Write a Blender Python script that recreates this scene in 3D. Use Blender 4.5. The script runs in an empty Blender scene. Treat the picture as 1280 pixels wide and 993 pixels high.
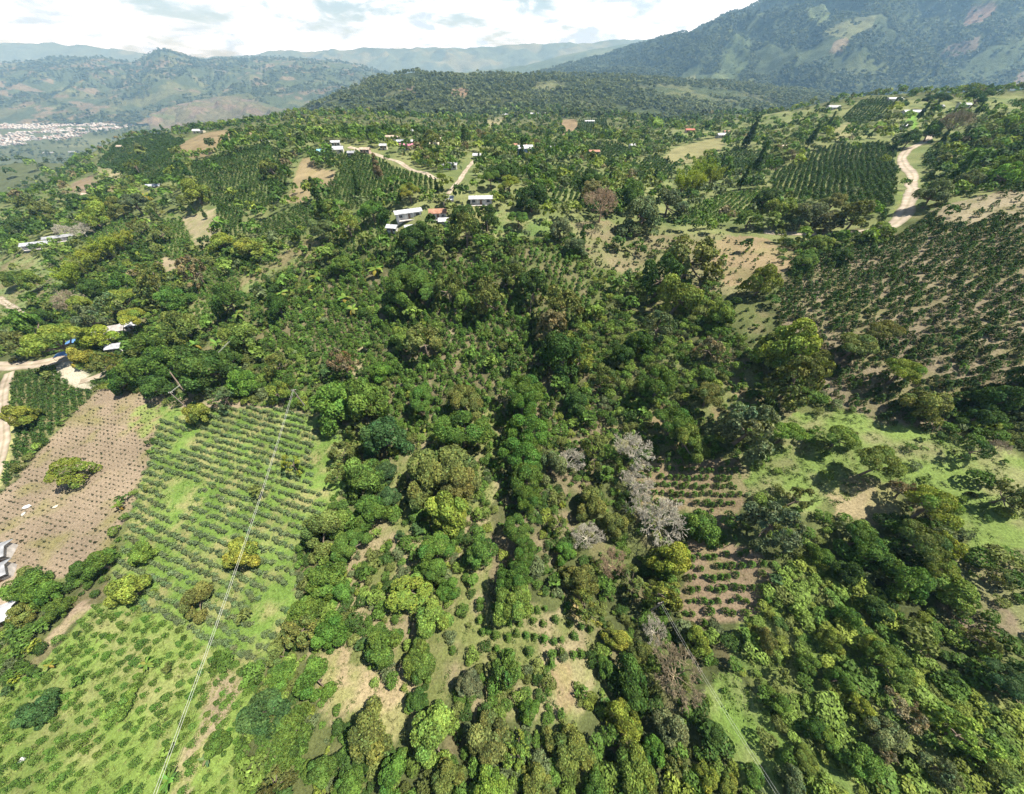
import bpy, math, random
import numpy as np

# ------------------------------------------------------------------ camera, sky, sun, exposure
scene = bpy.context.scene
COL = scene.collection
FPX = 400.0                      # focal length in photo pixels (1280 wide)
PITCH = math.radians(46.94)      # looking down
CP, SP = math.cos(PITCH), math.sin(PITCH)
CAMZ = 100.0

cam = bpy.data.cameras.new('camera')
cam.lens = 36.0 * FPX / 1280.0
cam.sensor_width = 36.0
cam.clip_start = 0.5
cam.clip_end = 30000.0
cam_ob = bpy.data.objects.new('camera', cam)
cam_ob.location = (0, 0, CAMZ)
cam_ob.rotation_euler = (math.pi / 2 - PITCH, 0, 0)
COL.objects.link(cam_ob)
scene.camera = cam_ob

SUN_DIR = np.array([0.45, 0.05, 0.88]); SUN_DIR /= np.linalg.norm(SUN_DIR)   # towards the sun
sun_el = math.asin(SUN_DIR[2]); sun_az = math.atan2(SUN_DIR[0], SUN_DIR[1])
world = bpy.data.worlds.new('World'); scene.world = world
world.use_nodes = True
nt = world.node_tree; nt.nodes.clear()
def N(tree, typ, **kw):
    n = tree.nodes.new(typ)
    for k, v in kw.items():
        if k.startswith('i_'):
            n.inputs[k[2:].replace('_', ' ')].default_value = v
        else:
            setattr(n, k, v)
    return n
w_out = N(nt, 'ShaderNodeOutputWorld'); w_bg = N(nt, 'ShaderNodeBackground')
w_bg.inputs['Strength'].default_value = 0.05
sky = N(nt, 'ShaderNodeTexSky', sky_type='NISHITA', sun_disc=False, sun_elevation=sun_el, sun_rotation=sun_az, altitude=1500.0)
tc = N(nt, 'ShaderNodeTexCoord'); sep = N(nt, 'ShaderNodeSeparateXYZ')
nt.links.new(tc.outputs['Generated'], sep.inputs[0])
def M(tree, op, a, b=None, c=None, clamp=False):
    n = tree.nodes.new('ShaderNodeMath'); n.operation = op; n.use_clamp = clamp
    for i, v in enumerate((a, b, c)):
        if v is None: continue
        if isinstance(v, (int, float)): n.inputs[i].default_value = v
        else: tree.links.new(v, n.inputs[i])
    return n.outputs[0]
comb = N(nt, 'ShaderNodeVectorMath', operation='MULTIPLY'); comb.inputs[1].default_value = (1.0, 1.0, 3.6)
nt.links.new(tc.outputs['Generated'], comb.inputs[0])
cn = N(nt, 'ShaderNodeTexNoise'); cn.inputs['Scale'].default_value = 7.0; cn.inputs['Detail'].default_value = 9; cn.inputs['Roughness'].default_value = 0.6; cn.inputs['Distortion'].default_value = 0.3
cn2 = N(nt, 'ShaderNodeTexNoise'); cn2.inputs['Scale'].default_value = 10.5; cn2.inputs['Detail'].default_value = 7; cn2.inputs['Roughness'].default_value = 0.62; cn2.inputs['Distortion'].default_value = 0.4
nt.links.new(comb.outputs[0], cn.inputs['Vector']); nt.links.new(comb.outputs[0], cn2.inputs['Vector'])
cover = N(nt, 'ShaderNodeMapRange', interpolation_type='SMOOTHSTEP'); nt.links.new(cn.outputs[0], cover.inputs[0])
cover.inputs[1].default_value = 0.38; cover.inputs[2].default_value = 0.52
cdark = N(nt, 'ShaderNodeMapRange'); nt.links.new(cn2.outputs[0], cdark.inputs[0])
cdark.inputs[1].default_value = 0.49; cdark.inputs[2].default_value = 0.63
ccol = N(nt, 'ShaderNodeMix', data_type='RGBA')
nt.links.new(cdark.outputs[0], ccol.inputs[0])
ccol.inputs[6].default_value = (14.0, 15.2, 18.0, 1); ccol.inputs[7].default_value = (6.4, 7.6, 9.8, 1)
wm = N(nt, 'ShaderNodeMix', data_type='RGBA')
lowsky = N(nt, 'ShaderNodeMapRange', interpolation_type='SMOOTHSTEP'); nt.links.new(sep.outputs['Z'], lowsky.inputs[0])   # cloud banks over the hills, clear overhead
lowsky.inputs[1].default_value = 0.18; lowsky.inputs[2].default_value = 0.34; lowsky.inputs[3].default_value = 1.0; lowsky.inputs[4].default_value = 0.03
cfac = M(nt, 'MULTIPLY', cover.outputs[0], lowsky.outputs[0])
nt.links.new(cfac, wm.inputs[0]); nt.links.new(sky.outputs[0], wm.inputs[6]); nt.links.new(ccol.outputs[2], wm.inputs[7])
nt.links.new(wm.outputs[2], w_bg.inputs['Color']); nt.links.new(w_bg.outputs[0], w_out.inputs['Surface'])

sun = bpy.data.lights.new('sun', 'SUN'); sun.energy = 5.0; sun.angle = math.radians(0.53); sun.color = (1.0, 0.955, 0.88)
sun_ob = bpy.data.objects.new('sun', sun); COL.objects.link(sun_ob)
from mathutils import Vector, Matrix
sun_ob.rotation_euler = Vector(SUN_DIR.tolist()).to_track_quat('Z', 'Y').to_euler()
sun_ob.location = (300, 0, 800)

scene.view_settings.view_transform = 'Standard'
scene.view_settings.look = 'None'
scene.view_settings.exposure = 1.12
scene.view_settings.gamma = 1.0
scene.view_settings.use_curve_mapping = False
scene.cycles.max_bounces = 6
scene.cycles.diffuse_bounces = 1
scene.cycles.glossy_bounces = 1
scene.cycles.transmission_bounces = 3
scene.cycles.volume_bounces = 0
scene.cycles.sample_clamp_indirect = 4.0
scene.cycles.use_denoising = True
scene.cycles.denoising_prefilter = 'NONE'

# ------------------------------------------------------------------ small helpers
def hash2(ix, iy, seed):
    h = (ix.astype(np.int64) * 374761393 + iy.astype(np.int64) * 668265263 + seed * 974711) & 0x7fffffff
    h = ((h ^ (h >> 13)) * 1274126177) & 0x7fffffff
    h = (h ^ (h >> 16)) & 0xffff
    return h / 65535.0
def vnoise(x, y, seed=0):
    ix = np.floor(x); iy = np.floor(y); fx = x - ix; fy = y - iy
    fx = fx * fx * (3 - 2 * fx); fy = fy * fy * (3 - 2 * fy)
    a = hash2(ix, iy, seed); b = hash2(ix + 1, iy, seed); c = hash2(ix, iy + 1, seed); d = hash2(ix + 1, iy + 1, seed)
    return (a * (1 - fx) + b * fx) * (1 - fy) + (c * (1 - fx) + d * fx) * fy
def fbm(x, y, scale, octv=4, seed=0, gain=0.5):
    x = np.asarray(x, float) / scale; y = np.asarray(y, float) / scale
    s = 0; a = 1; t = 0
    for o in range(octv):
        s = s + a * (vnoise(x + 17.3 * o, y - 9.1 * o, seed + o) * 2 - 1); t += a; a *= gain; x = x * 2.03; y = y * 2.03
    return s / t
def sstep(a, b, x):
    t = np.clip((x - a) / (b - a), 0, 1); return t * t * (3 - 2 * t)

def rays(px, py):
    X = (np.asarray(px, float) - 640.0) / FPX; V = (496.5 - np.asarray(py, float)) / FPX
    return np.stack([X, CP + V * SP, V * CP - SP], -1)            # depth-1 rays from the camera, z relative
def project(p):
    p = np.asarray(p, float); z = p[..., 2] - CAMZ
    d = p[..., 1] * CP - z * SP; v = p[..., 1] * SP + z * CP
    d2 = np.where(d > 1.0, d, 1.0)
    return 640 + FPX * p[..., 0] / d2, 496.5 - FPX * v / d2, d

def mesh_np(name, V, F, col=None, smooth=False, mats=(), mat_idx=None):
    """one mesh from numpy arrays: V (n,3), F (m,3|4)"""
    me = bpy.data.meshes.new(name)
    V = np.ascontiguousarray(V, np.float32); F = np.ascontiguousarray(F, np.int32)
    m, k = F.shape
    me.vertices.add(len(V)); me.vertices.foreach_set('co', V.ravel())
    me.loops.add(m * k); me.loops.foreach_set('vertex_index', F.ravel())
    me.polygons.add(m); me.polygons.foreach_set('loop_start', np.arange(0, m * k, k, dtype=np.int32))
    me.polygons.foreach_set('use_smooth', np.full(m, bool(smooth)))
    for mt in mats: me.materials.append(mt)
    if mat_idx is not None: me.polygons.foreach_set('material_index', np.ascontiguousarray(mat_idx, np.int32))
    if col is not None:
        a = me.color_attributes.new('Col', 'FLOAT_COLOR', 'POINT')
        c = np.ones((len(V), 4), np.float32); c[:, :col.shape[1]] = col
        a.data.foreach_set('color', c.ravel())
    me.update(calc_edges=True)
    return me
def link(name, me, parent=None, loc=(0, 0, 0)):
    o = bpy.data.objects.new(name, me); COL.objects.link(o)
    o.location = loc
    if parent is not None: o.parent = parent
    return o
def tag(o, label=None, cat=None, group=None, kind=None):
    if label: o['label'] = label
    if cat: o['category'] = cat
    if group: o['group'] = group
    if kind: o['kind'] = kind
    return o
def empty(name, loc, rz=0.0):
    o = bpy.data.objects.new(name, None); COL.objects.link(o)
    o.empty_display_size = 0.5; o.location = loc; o.rotation_euler = (0, 0, rz)
    return o

class MB:
    """collects quads/tris of boxes, tubes ... into one mesh"""
    def __init__(s): s.v = []; s.f = []; s.n = 0
    def add(s, v, f):
        s.v.append(np.asarray(v, float)); s.f.append(np.asarray(f, int) + s.n); s.n += len(v)
    def box(s, x0, x1, y0, y1, z0, z1):
        v = [(x0,y0,z0),(x1,y0,z0),(x1,y1,z0),(x0,y1,z0),(x0,y0,z1),(x1,y0,z1),(x1,y1,z1),(x0,y1,z1)]
        s.add(v, [(0,3,2,1),(4,5,6,7),(0,1,5,4),(1,2,6,5),(2,3,7,6),(3,0,4,7)])
    def tube(s, pts, rad, k=6):
        pts = np.asarray(pts, float); rad = np.broadcast_to(np.asarray(rad, float), (len(pts),))
        t = np.gradient(pts, axis=0); t /= np.maximum(np.linalg.norm(t, axis=1, keepdims=True), 1e-9)
        ref = np.where(np.abs(t[:, 2:3]) > 0.9, [[1.0, 0, 0]], [[0, 0, 1.0]])
        a = np.cross(t, ref); a /= np.maximum(np.linalg.norm(a, axis=1, keepdims=True), 1e-9); b = np.cross(t, a)
        an = np.linspace(0, 2 * math.pi, k, endpoint=False)
        ring = pts[:, None] + rad[:, None, None] * (np.cos(an)[None, :, None] * a[:, None] + np.sin(an)[None, :, None] * b[:, None])
        v = ring.reshape(-1, 3); f = []
        for i in range(len(pts) - 1):
            for j in range(k):
                f.append((i*k+j, i*k+(j+1) % k, (i+1)*k+(j+1) % k, (i+1)*k+j))
        s.add(v, f)
    def build(s, name, mat=None, parent=None, smooth=False, loc=(0,0,0)):
        me = mesh_np(name, np.concatenate(s.v), np.concatenate(s.f), smooth=smooth, mats=[mat] if mat else [])
        return link(name, me, parent, loc)
    def arrays(s): return np.concatenate(s.v), np.concatenate(s.f)

# ------------------------------------------------------------------ materials
def new_mat(name):
    m = bpy.data.materials.new(name); m.use_nodes = True
    t = m.node_tree; t.nodes.clear()
    out = t.nodes.new('ShaderNodeOutputMaterial')
    return m, t, out
def leaf_material(name, trans=0.2, rough=0.6, spec=0.12):
    m, t, out = new_mat(name)
    at = N(t, 'ShaderNodeAttribute', attribute_name='Col'); oi = N(t, 'ShaderNodeObjectInfo')
    mx = N(t, 'ShaderNodeMix', data_type='RGBA', blend_type='MULTIPLY'); mx.inputs[0].default_value = 1.0
    t.links.new(at.outputs['Color'], mx.inputs[6]); t.links.new(oi.outputs['Color'], mx.inputs[7])
    p = N(t, 'ShaderNodeBsdfPrincipled'); p.inputs['Roughness'].default_value = rough
    p.inputs['Specular IOR Level'].default_value = spec
    t.links.new(mx.outputs[2], p.inputs['Base Color'])
    tr = N(t, 'ShaderNodeBsdfTranslucent')
    g = N(t, 'ShaderNodeMix', data_type='RGBA', blend_type='MULTIPLY'); g.inputs[0].default_value = 1.0
    t.links.new(mx.outputs[2], g.inputs[6]); g.inputs[7].default_value = (1.5, 1.6, 0.6, 1)
    t.links.new(g.outputs[2], tr.inputs['Color'])
    ms = N(t, 'ShaderNodeMixShader'); ms.inputs[0].default_value = trans
    t.links.new(p.outputs[0], ms.inputs[1]); t.links.new(tr.outputs[0], ms.inputs[2]); t.links.new(ms.outputs[0], out.inputs['Surface'])
    return m
def noise_material(name, c1, c2, scale, rough=0.9, bump=0.0, bscale=None, detail=5, objcol=False):
    m, t, out = new_mat(name)
    tcn = N(t, 'ShaderNodeTexCoord'); nz = N(t, 'ShaderNodeTexNoise'); nz.inputs['Scale'].default_value = scale; nz.inputs['Detail'].default_value = detail
    t.links.new(tcn.outputs['Object'], nz.inputs['Vector'])
    r = N(t, 'ShaderNodeMapRange'); r.inputs[1].default_value = 0.32; r.inputs[2].default_value = 0.68; t.links.new(nz.outputs[0], r.inputs[0])
    mx = N(t, 'ShaderNodeMix', data_type='RGBA'); t.links.new(r.outputs[0], mx.inputs[0])
    mx.inputs[6].default_value = (*c1, 1); mx.inputs[7].default_value = (*c2, 1)
    colo = mx.outputs[2]
    if objcol:
        oi = N(t, 'ShaderNodeObjectInfo'); m2 = N(t, 'ShaderNodeMix', data_type='RGBA', blend_type='MULTIPLY'); m2.inputs[0].default_value = 1.0
        t.links.new(colo, m2.inputs[6]); t.links.new(oi.outputs['Color'], m2.inputs[7]); colo = m2.outputs[2]
    p = N(t, 'ShaderNodeBsdfPrincipled'); p.inputs['Roughness'].default_value = rough; p.inputs['Specular IOR Level'].default_value = 0.25
    t.links.new(colo, p.inputs['Base Color'])
    if bump:
        b = N(t, 'ShaderNodeBump'); b.inputs['Strength'].default_value = bump; b.inputs['Distance'].default_value = 0.3
        nb = N(t, 'ShaderNodeTexNoise'); nb.inputs['Scale'].default_value = bscale or scale * 3; nb.inputs['Detail'].default_value = 4
        t.links.new(tcn.outputs['Object'], nb.inputs['Vector']); t.links.new(nb.outputs[0], b.inputs['Height']); t.links.new(b.outputs[0], p.inputs['Normal'])
    t.links.new(p.outputs[0], out.inputs['Surface'])
    return m
def ground_material(name, fine, coarse, amt=0.55, bump=0.5, bdist=0.25):
    """vertex colour says what covers the soil (bare earth, grass, track); noise breaks it up"""
    m, t, out = new_mat(name)
    at = N(t, 'ShaderNodeAttribute', attribute_name='Col'); tcn = N(t, 'ShaderNodeTexCoord')
    n1 = N(t, 'ShaderNodeTexNoise'); n1.inputs['Scale'].default_value = fine; n1.inputs['Detail'].default_value = 9; n1.inputs['Roughness'].default_value = 0.78
    n2 = N(t, 'ShaderNodeTexNoise'); n2.inputs['Scale'].default_value = coarse; n2.inputs['Detail'].default_value = 4
    for n in (n1, n2): t.links.new(tcn.outputs['Object'], n.inputs['Vector'])
    r1 = N(t, 'ShaderNodeMapRange'); r1.inputs[1].default_value = 0.3; r1.inputs[2].default_value = 0.7; r1.inputs[3].default_value = 1 - amt; r1.inputs[4].default_value = 1 + amt
    r2 = N(t, 'ShaderNodeMapRange'); r2.inputs[1].default_value = 0.3; r2.inputs[2].default_value = 0.7; r2.inputs[3].default_value = 0.8; r2.inputs[4].default_value = 1.2
    t.links.new(n1.outputs[0], r1.inputs[0]); t.links.new(n2.outputs[0], r2.inputs[0])
    k = M(t, 'MULTIPLY', r1.outputs[0], r2.outputs[0])
    sc = N(t, 'ShaderNodeVectorMath', operation='SCALE'); t.links.new(at.outputs['Color'], sc.inputs[0]); t.links.new(k, sc.inputs['Scale'])
    p = N(t, 'ShaderNodeBsdfPrincipled'); p.inputs['Roughness'].default_value = 0.95; p.inputs['Specular IOR Level'].default_value = 0.1
    t.links.new(sc.outputs[0], p.inputs['Base Color'])
    b = N(t, 'ShaderNodeBump'); b.inputs['Strength'].default_value = bump; b.inputs['Distance'].default_value = bdist
    t.links.new(n1.outputs[0], b.inputs['Height']); t.links.new(b.outputs[0], p.inputs['Normal'])
    t.links.new(p.outputs[0], out.inputs['Surface'])
    return m
LEAF = leaf_material('leaf')
BARK = noise_material('bark', (0.10, 0.075, 0.055), (0.22, 0.18, 0.14), 4.0, bump=0.4)
DEADWOOD = noise_material('dead_wood', (0.35, 0.325, 0.25), (0.51, 0.48, 0.385), 3.0, objcol=True)
GROUND = ground_material('ground_cover', 2.6, 0.09, 0.6)
HILL = ground_material('hill_cover', 0.035, 0.004, 0.5, bump=1.0, bdist=12.0)
def worn_road(m):
    t = m.node_tree; p = [n for n in t.nodes if n.type == 'BSDF_PRINCIPLED'][0]; src = p.inputs['Base Color'].links[0].from_socket
    at = N(t, 'ShaderNodeAttribute', attribute_name='Col'); mx = N(t, 'ShaderNodeMix', data_type='RGBA', blend_type='MULTIPLY'); mx.inputs[0].default_value = 1.0
    t.links.new(src, mx.inputs[6]); t.links.new(at.outputs['Color'], mx.inputs[7]); t.links.new(mx.outputs[2], p.inputs['Base Color']); return m
ROADM = worn_road(noise_material('road_gravel', (0.27, 0.22, 0.165), (0.40, 0.345, 0.27), 0.35, bump=0.3, detail=8))
# ------------------------------------------------------------------ terrain
# control heights, z relative to the camera: where a sight line (px, py) meets the ground
CTRL = [
 (640,993,-66),(640,860,-71),(640,700,-72),(640,600,-72),(640,500,-70),(640,400,-63),(640,320,-54),(640,265,-47),(640,210,-48),(640,185,-50),(640,165,-60),(640,150,-76),(640,141,-86),
 (480,993,-70),(480,800,-75),(480,600,-76),(480,450,-70),(480,330,-60),(510,265,-47),(500,200,-47),(420,185,-47),(470,165,-58),(450,150,-76),
 (300,993,-74),(200,900,-75),(200,700,-77),(200,550,-78),(320,520,-77),(90,470,-79),(60,620,-80),(0,993,-76),(0,800,-80),
 (100,300,-78),(55,300,-78),(30,400,-82),(200,400,-78),(330,400,-72),(320,320,-66),(270,230,-61),(265,185,-58),(320,170,-58),(380,175,-55),(380,220,-53),(400,280,-56),
 (200,180,-78),(200,169,-82),(160,173,-92),(232,164,-74),(265,164,-66),(120,190,-105),(0,200,-135),(0,260,-100),(100,240,-88),(0,330,-86),(0,185,-170),(230,172,-72),(180,230,-76),
 (1280,993,-58),(1280,850,-58),(1280,700,-56),(1280,600,-53),(1280,500,-48),(1280,400,-42),(1280,300,-36),(1280,240,-32),(1280,180,-30),(1280,135,-29),(1280,116,-29),
 (1100,300,-43),(1150,350,-43),(1140,230,-43),(1130,195,-40),(1145,140,-36),(1100,125,-38),(1020,130,-42),(1200,200,-36),(1200,135,-32),
 (1000,500,-57),(1100,450,-50),(1160,540,-53),(1000,880,-63),(1000,700,-62),(1100,650,-59),(1150,800,-61),(1050,560,-57),(1000,400,-50),
 (1000,300,-48),(940,290,-49),(900,340,-52),(800,290,-51),(760,270,-49),(720,270,-48),(860,240,-52),(800,210,-56),(1050,220,-44),(1050,170,-41),(960,200,-50),(900,180,-55),(960,150,-52),
 (740,200,-54),(700,165,-66),(850,155,-66),(780,150,-74),(900,142,-72),(1000,140,-52),
 (800,400,-60),(800,500,-66),(850,600,-69),(800,700,-73),(750,600,-73),(780,850,-72),(800,993,-68),(900,620,-66),(920,750,-67),(900,930,-67),
]
FARPTS = [  # world x, y, z(relative)
 (0,1150,-105),(-200,1150,-125),(-250,800,-110),(250,1100,-110),(-450,950,-190),(-700,900,-250),(-1000,1200,-320),(-1300,1300,-330),(-1200,600,-280),(-700,420,-190),(-1300,0,-300),(-650,0,-160),
 (-400,-300,-140),(-150,-250,-95),(0,-250,-85),(200,-250,-60),(450,-200,-20),(600,50,0),(700,300,5),(620,480,-22),(760,620,-40),(500,620,-75),(700,900,-120),(450,900,-110),(1100,1000,-120),(1200,400,0),(1200,-200,30),(300,750,-95),
]
_r = rays([c[0] for c in CTRL], [c[1] for c in CTRL]); _z = np.array([c[2] for c in CTRL], float)
_p = _r * (_z / _r[:, 2])[:, None]
PTS = np.concatenate([_p[:, :2], np.array([f[:2] for f in FARPTS], float)]); ZS = np.concatenate([_z, [f[2] for f in FARPTS]])
RS = 100.0
def _phi(r2): return 0.5 * r2 * np.log(np.maximum(r2, 1e-12))
def _tps_fit(P, Z, lam=0.004):
    Q = P / RS; n = len(Q)
    d2 = ((Q[:, None] - Q[None]) ** 2).sum(-1)
    A = np.zeros((n + 3, n + 3)); A[:n, :n] = _phi(d2) + lam * np.eye(n)
    A[:n, n] = 1; A[:n, n+1:] = Q; A[n, :n] = 1; A[n+1:, :n] = Q.T
    return np.linalg.solve(A, np.concatenate([Z, [0, 0, 0]]))
TW = _tps_fit(PTS, ZS)
FLOOR = -320.0
def terrain(x, y):
    """ground height (world z) at world x, y"""
    x = np.asarray(x, float); y = np.asarray(y, float); shp = np.broadcast(x, y).shape
    x = np.broadcast_to(x, shp).ravel(); y = np.broadcast_to(y, shp).ravel()
    out = np.empty(len(x)); Q = PTS / RS; n = len(Q)
    for s in range(0, len(x), 60000):
        xx = x[s:s+60000] / RS; yy = y[s:s+60000] / RS
        d2 = (xx[:, None] - Q[None, :, 0]) ** 2 + (yy[:, None] - Q[None, :, 1]) ** 2
        out[s:s+60000] = _phi(d2) @ TW[:n] + TW[n] + TW[n+1] * xx + TW[n+2] * yy
    r = np.hypot(x, y)
    near = out + fbm(x, y, 46, 3, 5) * 1.4 * sstep(15, 90, r) + fbm(x, y, 9, 2, 8) * 0.35 + fbm(x, y, 95, 3, 27) * 6.5 * sstep(190, 380, r)
    fl = FLOOR + 10 * fbm(x, y, 500, 3, 3)
    w = sstep(1150, 1650, r)
    h = near * (1 - w) + fl * w
    h = np.maximum(h, fl)
    return (h + CAMZ).reshape(shp)

def cast(px, py, off=0.0, dmax=2600.0):
    """world points where the sight lines meet the ground (raised by off)"""
    px = np.atleast_1d(np.asarray(px, float)); py = np.atleast_1d(np.asarray(py, float))
    off = np.broadcast_to(np.asarray(off, float), px.shape)
    R = rays(px, py); n = len(px)
    ds = np.geomspace(25, dmax, 110)
    lo = np.full(n, 25.0); hi = np.full(n, dmax); done = np.zeros(n, bool)
    for a, b in zip(ds[:-1], ds[1:]):
        p = R * b
        below = (p[:, 2] + CAMZ) < terrain(p[:, 0], p[:, 1]) + off
        new = below & ~done
        lo[new] = a; hi[new] = b; done |= new
        if done.all(): break
    for _ in range(14):
        mid = 0.5 * (lo + hi); p = R * mid[:, None]
        below = (p[:, 2] + CAMZ) < terrain(p[:, 0], p[:, 1]) + off
        hi = np.where(below, mid, hi); lo = np.where(below, lo, mid)
    p = R * hi[:, None]; p[:, 2] += CAMZ
    return p, hi, done
def inside(poly, x, y):
    poly = np.asarray(poly, float); c = np.zeros(np.shape(x), bool)
    x0, y0 = poly[-1]
    for x1, y1 in poly:
        hit = ((y1 > y) != (y0 > y)) & (x < (x0 - x1) * (y - y1) / (y0 - y1 + 1e-12) + x1)
        c ^= hit; x0, y0 = x1, y1
    return c

# ------------------------------------------------------------------ what covers the ground (outlines found in the photo, laid on the terrain)
SOIL = (0.231,0.158,0.105); SOILD = (0.168,0.11,0.07); SAND = (0.322,0.265,0.175); GRASS = (0.116,0.181,0.0405); GRASSY = (0.172,0.197,0.0675)
WEED = (0.142,0.155,0.063); LITTER = (0.095, 0.095, 0.045); DRY = (0.189,0.176,0.084); UNDER = (0.062, 0.075, 0.028); GRAVEL = (0.35,0.309,0.224)
REG = {}
def outline(poly):
    px_ = np.array([p[0] for p in poly], float); py_ = np.array([p[1] for p in poly], float)
    pp, d, ok = cast(px_, py_)
    for _ in range(14):
        bad = d > 1.9 * np.median(d)
        if not bad.any(): break
        py_[bad] += 1.5; pp, d, ok = cast(px_, py_)
    return pp[:, :2]
def region(name, poly, col, mix=None, mixcol=None, mscale=6.0, hard=1.2):
    if col[0] > col[1] * 1.25: col = (col[0] * 0.90, col[1], col[2] * 0.98)      # dull brown rather than pink
    REG[name] = dict(poly=outline(poly), col=col, mix=mix, mixcol=mixcol, mscale=mscale, hard=hard, px=poly)
# far-to-near, later ones lie over earlier ones
region('mid_slope', [(0,180),(200,170),(420,180),(640,170),(900,150),(1280,120),(1280,240),(1000,300),(640,300),(300,330),(0,420)], (0.10,0.128,0.045), 0.55, (0.15,0.165,0.066), 14)
region('brown_crest', [(217,190),(226,180),(250,168),(285,163),(318,165),(312,170),(288,173),(272,184),(262,196),(240,198)], (0.21,0.147,0.084), 0.35, (0.182,0.147,0.077), 10, 0.6)
region('brown_mid', [(357,253),(368,222),(378,198),(390,197),(396,210),(420,214),(418,232),(408,236),(390,240),(384,252),(372,254)], (0.252,0.184,0.105), 0.3, (0.196,0.162,0.077), 7, 0.6)
region('pale_strip', [(225,272),(240,270),(250,264),(268,262),(274,280),(270,300),(258,312),(246,312),(236,290)], (0.266,0.228,0.14), 0.4, (0.2,0.2,0.09), 3)
region('pale_strip_low', [(193,330),(208,320),(220,325),(222,340),(208,345)], (0.252,0.206,0.133), 0.4, (0.2,0.2,0.09), 3)
region('brown_terrace', [(88,240),(92,228),(116,218),(122,232),(112,243)], (0.21,0.147,0.105), 0.3, (0.168,0.132,0.07), 6)
region('pale_bank', [(118,206),(140,205),(168,206),(166,212),(150,226),(124,222)], (0.252,0.221,0.126), 0.45, (0.155,0.168,0.072), 6)
region('brown_square', [(702,151),(720,149),(724,168),(704,170)], (0.21,0.14,0.084), None, None, 6, 0.6)
region('brown_bank', [(604,160),(612,150),(630,146),(628,155),(612,168)], (0.231,0.184,0.105), 0.4, (0.2,0.2,0.1), 8)
region('olive_field', [(826,200),(838,188),(870,178),(902,172),(906,180),(898,194),(870,202),(844,206)], (0.17,0.165,0.075), 0.4, (0.20,0.19,0.09), 9, 0.6)
region('yard_grass', [(572,282),(566,262),(600,258),(614,260),(606,280),(598,286)], (0.182,0.184,0.07), 0.4, (0.172,0.185,0.072), 5, 0.8)
region('green_strip', [(606,284),(616,262),(640,268),(700,274),(712,284),(700,292),(640,298),(612,294)], (0.112,0.168,0.0495), 0.35, (0.2,0.2,0.09), 5, 0.8)
region('terraces', [(712,278),(760,276),(800,292),(900,292),(990,318),(990,342),(930,372),(870,360),(800,345),(740,330),(722,310)], (0.189,0.147,0.084), 0.5, (0.146,0.151,0.0675), 5)
region('bare_knoll', [(893,300),(920,296),(960,298),(995,318),(992,335),(960,345),(930,358),(902,352),(890,330)], (0.231,0.162,0.0945), 0.3, (0.182,0.162,0.077), 6)
region('olive_bank', [(1036,165),(1062,152),(1075,158),(1060,172),(1040,178)], (0.2,0.19,0.09), 0.4, (0.138,0.151,0.063), 5)
region('lawn', [(1134,156),(1136,142),(1148,140),(1146,158),(1140,162)], (0.12,0.227,0.036), None, None, 5, 0.4)
region('road_verge', [(1116,262),(1122,238),(1136,240),(1130,262),(1124,278)], (0.129,0.168,0.045), 0.3, (0.168,0.162,0.07), 4)
region('right_slope', [(985,345),(1040,310),(1120,296),(1170,265),(1280,232),(1500,235),(1500,520),(1230,500),(1160,545),(1090,525),(1040,505),(990,440),(965,385)], (0.195,0.148,0.098), 0.36, (0.13,0.125,0.058), 5)
region('right_bare_top', [(1165,262),(1230,244),(1420,232),(1420,268),(1230,276),(1180,282)], (0.245,0.191,0.126), 0.3, (0.168,0.162,0.077), 5)
region('grass_slope', [(915,582),(940,556),(985,520),(1040,512),(1100,522),(1160,540),(1230,550),(1300,575),(1500,690),(1210,690),(1180,640),(1120,600),(1050,630),(1000,650),(960,640),(925,610)], (0.132,0.188,0.048), 0.42, (0.168,0.173,0.077), 4)
region('grass_slope_low', [(1180,690),(1500,680),(1500,800),(1230,790),(1190,740)], (0.146,0.16,0.0675), 0.5, (0.175,0.162,0.084), 4)
region('dry_opening', [(1040,620),(1080,595),(1120,610),(1130,640),(1090,655),(1050,650)], (0.238,0.198,0.112), 0.4, (0.2,0.2,0.08), 3)
region('pink_scrub', [(1160,740),(1230,740),(1280,770),(1280,800),(1200,790)], (0.182,0.132,0.091), 0.5, (0.14,0.15,0.06), 3)
region('leafy_slope', [(975,690),(1040,700),(1075,740),(1150,820),(1230,870),(1500,930),(1500,1080),(980,1080),(990,930),(960,870),(915,830),(930,780)], (0.0989,0.147,0.0378), 0.45, (0.146,0.16,0.054), 4)
region('grass_gully', [(892,838),(925,842),(960,890),(985,930),(975,990),(930,990),(905,940),(880,885)], (0.12,0.189,0.0405), 0.35, (0.172,0.21,0.072), 3)
region('coffee_upper', [(790,590),(810,568),(920,575),(935,615),(930,650),(890,660),(860,640),(800,632)], (0.21,0.147,0.091), 0.35, (0.2,0.19,0.09), 3)
region('coffee_lower', [(858,690),(880,676),(950,690),(966,735),(965,755),(930,778),(880,785),(850,770)], (0.231,0.158,0.105), 0.25, (0.168,0.147,0.07), 3)
region('coffee_mid_soil', [(660,505),(760,520),(860,500),(960,420),(980,470),(960,500),(880,560),(800,560),(700,560)], (0.182,0.147,0.0805), 0.5, (0.13,0.15,0.055), 4)
region('coffee_valley', [(430,345),(470,320),(560,330),(640,330),(660,420),(760,480),(760,560),(700,700),(625,760),(590,520),(480,560),(400,450),(330,430),(345,385)], (0.165,0.125,0.075), 0.5, (0.068,0.08,0.03), 3)
region('centre_soil', [(380,830),(400,780),(440,690),(470,600),(490,540),(590,500),(640,500),(640,560),(610,640),(620,760),(740,760),(760,830),(720,900),(600,900),(560,870),(500,930),(430,940),(400,890)], (0.238,0.184,0.108), 0.58, (0.13,0.15,0.05), 3.2)
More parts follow.
